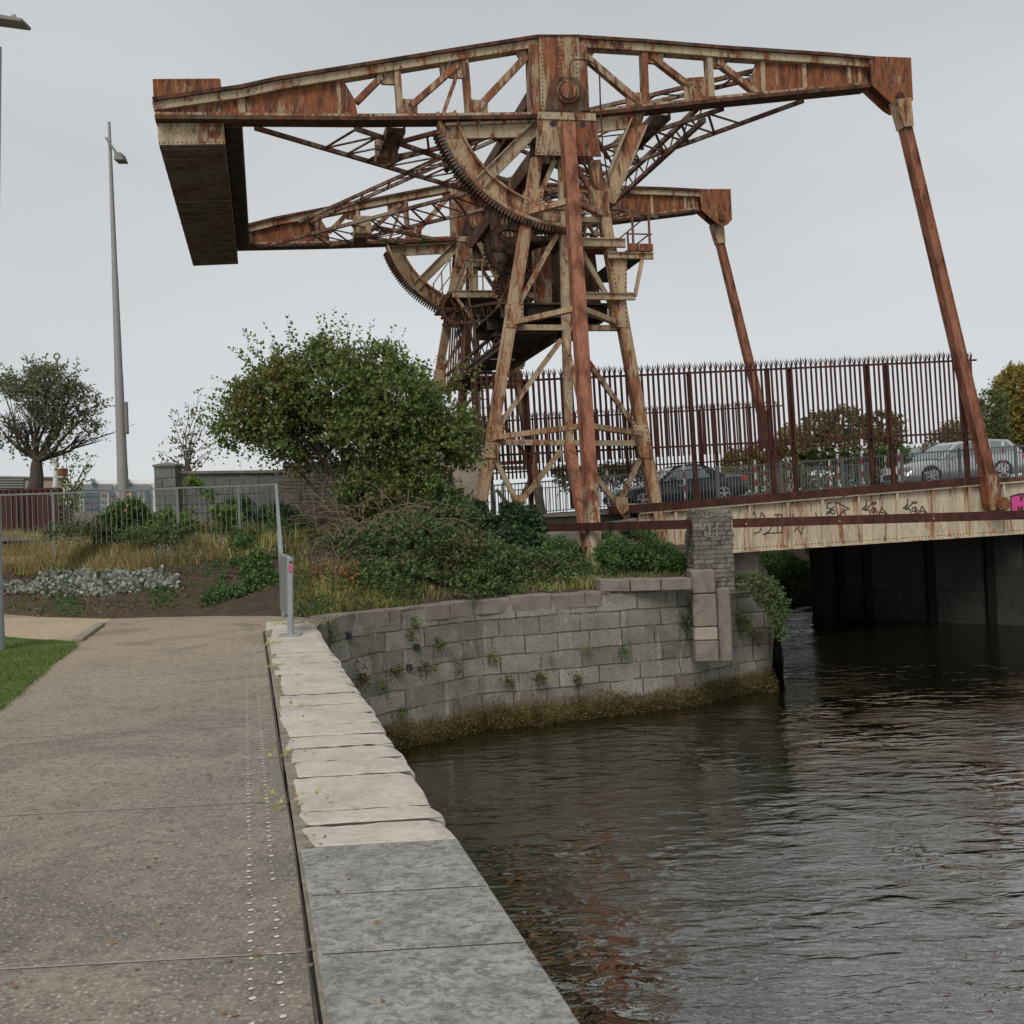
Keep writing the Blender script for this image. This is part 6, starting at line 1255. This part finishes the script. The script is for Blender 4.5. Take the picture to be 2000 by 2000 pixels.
# ---------------------------------------------------------------- ground cover
def scatter(n, pxr, pyr=None, zf=None, poly=None):
    out = []
    while len(out) < n:
        x = random.uniform(*pxr[0]); y = random.uniform(*pxr[1])
        if poly and not poly(x, y): continue
        out.append((x, y, (zf or ground_z)(x, y)))
    return np.array(out)
def blades(P, h, wd, lean, m, name, label, catg):
    n = len(P); hh = h * rng.uniform(.4, 1.3, n) * (.75 + .4 * np.sin(P[:, 0] * 3.1) * np.sin(P[:, 1] * 4.3 + P[:, 0])); a = rng.uniform(0, 2 * np.pi, n); L_ = np.stack([np.cos(a), np.sin(a), np.zeros(n)], 1); S_ = np.stack([-np.sin(a), np.cos(a), np.zeros(n)], 1) * wd
    ln = lean * rng.uniform(.2, 1.5, n); mid = P + L_ * (hh * ln * .35)[:, None] + np.array([0, 0, 1]) * (hh * .6)[:, None]; tip = P + L_ * (hh * ln)[:, None] + np.array([0, 0, 1]) * (hh * (1 - .25 * ln))[:, None]
    V = np.stack([P - S_, P + S_, mid + S_ * .8, mid - S_ * .8, tip], 1).reshape(-1, 3); k = np.arange(n)[:, None] * 5; F = np.concatenate([k + [0, 1, 2], k + [0, 2, 3], k + [3, 2, 4]], 1).reshape(-1, 3)
    o = np_obj(name, V, F, m); return stuff(tag(o, label, catg))
fy = FAR
left_ok = lambda a, c: (lambda x, y: a < y - front_y(x) < c and x > -.62 * y)
def quad(px0, px1, n, d0, d1, dens=None):
    out = []
    while len(out) < n:
        px = random.uniform(px0, px1); D_ = random.uniform(15.8 if px > 545 else FAR + d0, FAR + d1 + 2); x = (px - 1000) / 2000 * D_; d = D_ - front_y(x)
        if not d0 < d < d1 or (dens and random.random() > dens(px, d)): continue
        out.append((x, D_, ground_z(x, D_) - .02))
    return np.array(out)
lump = lambda px, d: .35 + .65 * (math.sin(px * .035) * math.sin(d * 3 + px * .02) > -.25)
blades(quad(-120, 430, 26000, 1.7, 5.0, lump), .42, .006, 1.0, M['straw'], 'dry_grass', 'straw-coloured long grass on the bank below the bar railing', 'dry grass')
blades(quad(-120, 600, 12000, 1.7, 6.0), .44, .006, .7, M['green'], 'green_grass', 'tall green grass mixed through the bank in front of the railing', 'grass')
blades(quad(620, 1160, 5000, .15, 2.0), .22, .006, .9, M['green'], 'verge_grass', 'short mixed grass along the back of the wharf wall top', 'grass')
blades(quad(545, 800, 7000, .02, 1.8), .2, .006, 1.0, M['green'], 'slope_grass', 'short grass and weeds on the slope between the railing end and the brambles', 'grass')
P = quad(545, 800, 1100, .02, 1.6); V, F = sprigs(P, unit(rng.normal(0, .5, P.shape) + np.array([0, 0, 1.0])), .16, 6, .055, .2); stuff(tag(np_obj('slope_weeds', V, F, M['bramble']), 'low leafy weeds behind the first stones of the curved wall', 'weeds'))
blades(quad(1100, 1400, 3000, .3, 5), .2, .008, .8, M['grass'], 'pier_grass', 'low grass around the foot of the brick pier', 'grass')
P = quad(-100, 345, 4200, .95, 1.75, lambda px, d: .25 + .75 * (math.sin(px * .09 + d * 4) > -.5)); P[:, 2] += rng.uniform(0, .11, len(P)); V, F = leaf_geo(P, unit(rng.normal(0, .7, P.shape) + np.array([0, -.5, .35])), .1, .45, .1, .4)
P2_ = quad(300, 440, 1100, 1.9, 3.2); P2_[:, 2] += rng.uniform(.05, .2, len(P2_)); V2, F2 = leaf_geo(P2_, unit(rng.normal(0, .7, P2_.shape) + np.array([0, -.4, .3])), .075, .45); V, F = cat([(V, F), (V2, F2)])
stuff(tag(np_obj('silver_plants', V, F, M['silverleaf']), 'band of silvery round-leaved plants along the foot of the dry grass', 'silver leaf plants'))
P = quad(-100, 640, 1500, .1, 2.4, lambda px, d: 1 if math.sin(px * .05 + 1 + d) * math.sin(px * .013) > .25 else .12); V, F = sprigs(P, unit(rng.normal(0, .5, P.shape) + np.array([0, 0, 1.0])), .13, 6, .055, .2); stuff(tag(np_obj('low_weeds', V, F, M['nettle']), 'scattered low green weeds on the bare soil at the path end', 'weeds'))
P = quad(-100, 700, 6500, .02, 2.2); P[:, 2] += .03; V, F = leaf_geo(P, unit(rng.normal(0, 1, P.shape) * np.array([1, 1, .15])), .045, .3); stuff(tag(np_obj('leaf_litter', V, F, M['litter']), 'brown leaf litter and twigs scattered on the bare soil', 'leaf litter'))
P = quad(-100, 620, 260, .2, 3); V, F = leaf_geo(P + np.array([0, 0, .3]), unit(rng.normal(0, 1, P.shape)), .04)
q = np.array(at(240, 985, 22.7)); P = q + rng.normal(0, 1, (16, 3)) * np.array([.3, .2, .22]); V, F = leaf_geo(P, unit(rng.normal(0, 1, P.shape)), .07, .5); stuff(tag(np_obj('orange_blooms', V, F, M['orange']), 'few orange blooms dotted over the round bush by the lamp mast', 'flowers'))
# dry stem tangle
dt = thing('dry_stem_tangle', 'tangle of bare brown stems at the left foot of the big bush', 'dry stems', gpt(700, 1060, 20.6)); b = MB(); random.seed(11)
for i in range(105):
    px = random.uniform(590, 850) if i < 70 else random.uniform(595, 690); py = random.uniform(985, 1050) if i < 70 else random.uniform(1040, 1150); D_ = random.uniform(19.7, 21.4) if i < 70 else random.uniform(18.9, 20)
    p = at(px, py, D_); a = random.uniform(-.6, math.pi + .6) ; ln = random.uniform(.4, 1.3); e = p + Vector((math.cos(a) * ln, random.gauss(0, .2), math.sin(a) * ln * .6)); mid = p.lerp(e, .5) + UP * random.uniform(.0, .22)
    b.tube([p, p.lerp(mid, .6) + UP * .03, mid, mid.lerp(e, .5) + UP * .03, e - UP * random.uniform(0, .15)], .009, 4, .004)
b.build('stems', M['twig'], dt)
P = np.array([at(random.uniform(595, 700), random.uniform(1100, 1165), random.uniform(18.8, 19.6)) for _ in range(500)]); V, F = leaf_geo(P, unit(rng.normal(0, 1, P.shape)), .07, .3); np_obj('dead_leaves', V, F, leafmat('dead_leaves', [(.2, .09, .045), (.28, .13, .06), (.13, .07, .04)], .8), dt)
# bramble runners and low leaves spilling down the slope beside the end of the wall
plant('slope_brambles', 'reddish low brambles on the slope between railing end and thicket', 'bramble', gpt(640, 1170, 19.6), [px_blob(640, 1150, 20.2, 34, 26), px_blob(600, 1120, 20.8, 24, 30), px_blob(665, 1172, 19.8, 34, 14), px_blob(620, 1070, 21.4, 30, 30), px_blob(720, 1172, 19.9, 40, 12)], 1900, 5, .24, .075, leafmat('slope_leaves', [(.05, .07, .02), (.09, .1, .035), (.15, .1, .045), (.06, .09, .025)], .6), 5, sr=.01, stemmat=M['twig'])
P = []
while len(P) < 260:
    y = random.uniform(3, 17); x = random.uniform(xin(y) - 4.2, xin(y) + .3)
    if random.random() < math.exp(-abs(xin(y) - x) * .9) + .12: P.append((x, y, .01 if x < xin(y) else .026))
P = np.array(P); V, F = leaf_geo(P, unit(rng.normal(0, 1, P.shape) * np.array([1, 1, .12])), .028, .4, .15, 2.5); stuff(tag(np_obj('fallen_leaves', V, F, M['litter']), 'small fallen leaves and crumbs blown along the path edge', 'leaf litter'))
# lawn blades
def in_lawn(x, y):
    inside = False; ps = lawn_pts
    for i in range(len(ps)):
        a, c = ps[i], ps[i - 1]
        if (a[1] > y) != (c[1] > y) and x < (c[0] - a[0]) * (y - a[1]) / (c[1] - a[1]) + a[0]: inside = not inside
    return inside
out = []
while len(out) < 60000:
    y = random.uniform(6.5, 16.5); x = random.uniform(-.56 * y, -.3 * y)
    if in_lawn(x, y) or (random.random() < .3 and in_lawn(x - random.uniform(.01, .09), y)): out.append((x, y, .008))
blades(np.array(out), .045, .0035, .8, M['grass'], 'lawn_grass', 'mown bright green lawn grass at the left edge of the path', 'grass')
# weeds in coping joints and a few leaves
P = []
for px, py, n in ((545, 1213, 40), (560, 1219, 50), (610, 1217, 40), (528, 1258, 40), (537, 1300, 12), (548, 1385, 14), (540, 1345, 10), (560, 1470, 10), (573, 1560, 16)):
    c = gnd(px, py, .02)
    for _ in range(n): P.append((c.x + random.gauss(0, .1), c.y + random.gauss(0, .1), .012))
P = np.array(P); V, F = sprigs(P, unit(rng.normal(0, .6, P.shape) + np.array([0, 0, .6])), .05, 3, .03, .2); stuff(tag(np_obj('joint_weeds', V, F, M['green']), 'small weeds growing in the joints of the coping stones', 'weeds'))
# putlog holes in the wharf wall
hb = MB()
for px, py in ((682, 1242), (815, 1264), (800, 1303)):
    p = wall_at(px, py); hb.box(p + Vector((0, -.02, 0)), (.05, 0, 0), (0, .03, 0), (0, 0, .055))
hb.build('drain_hole', M['black'], ww)
P = None
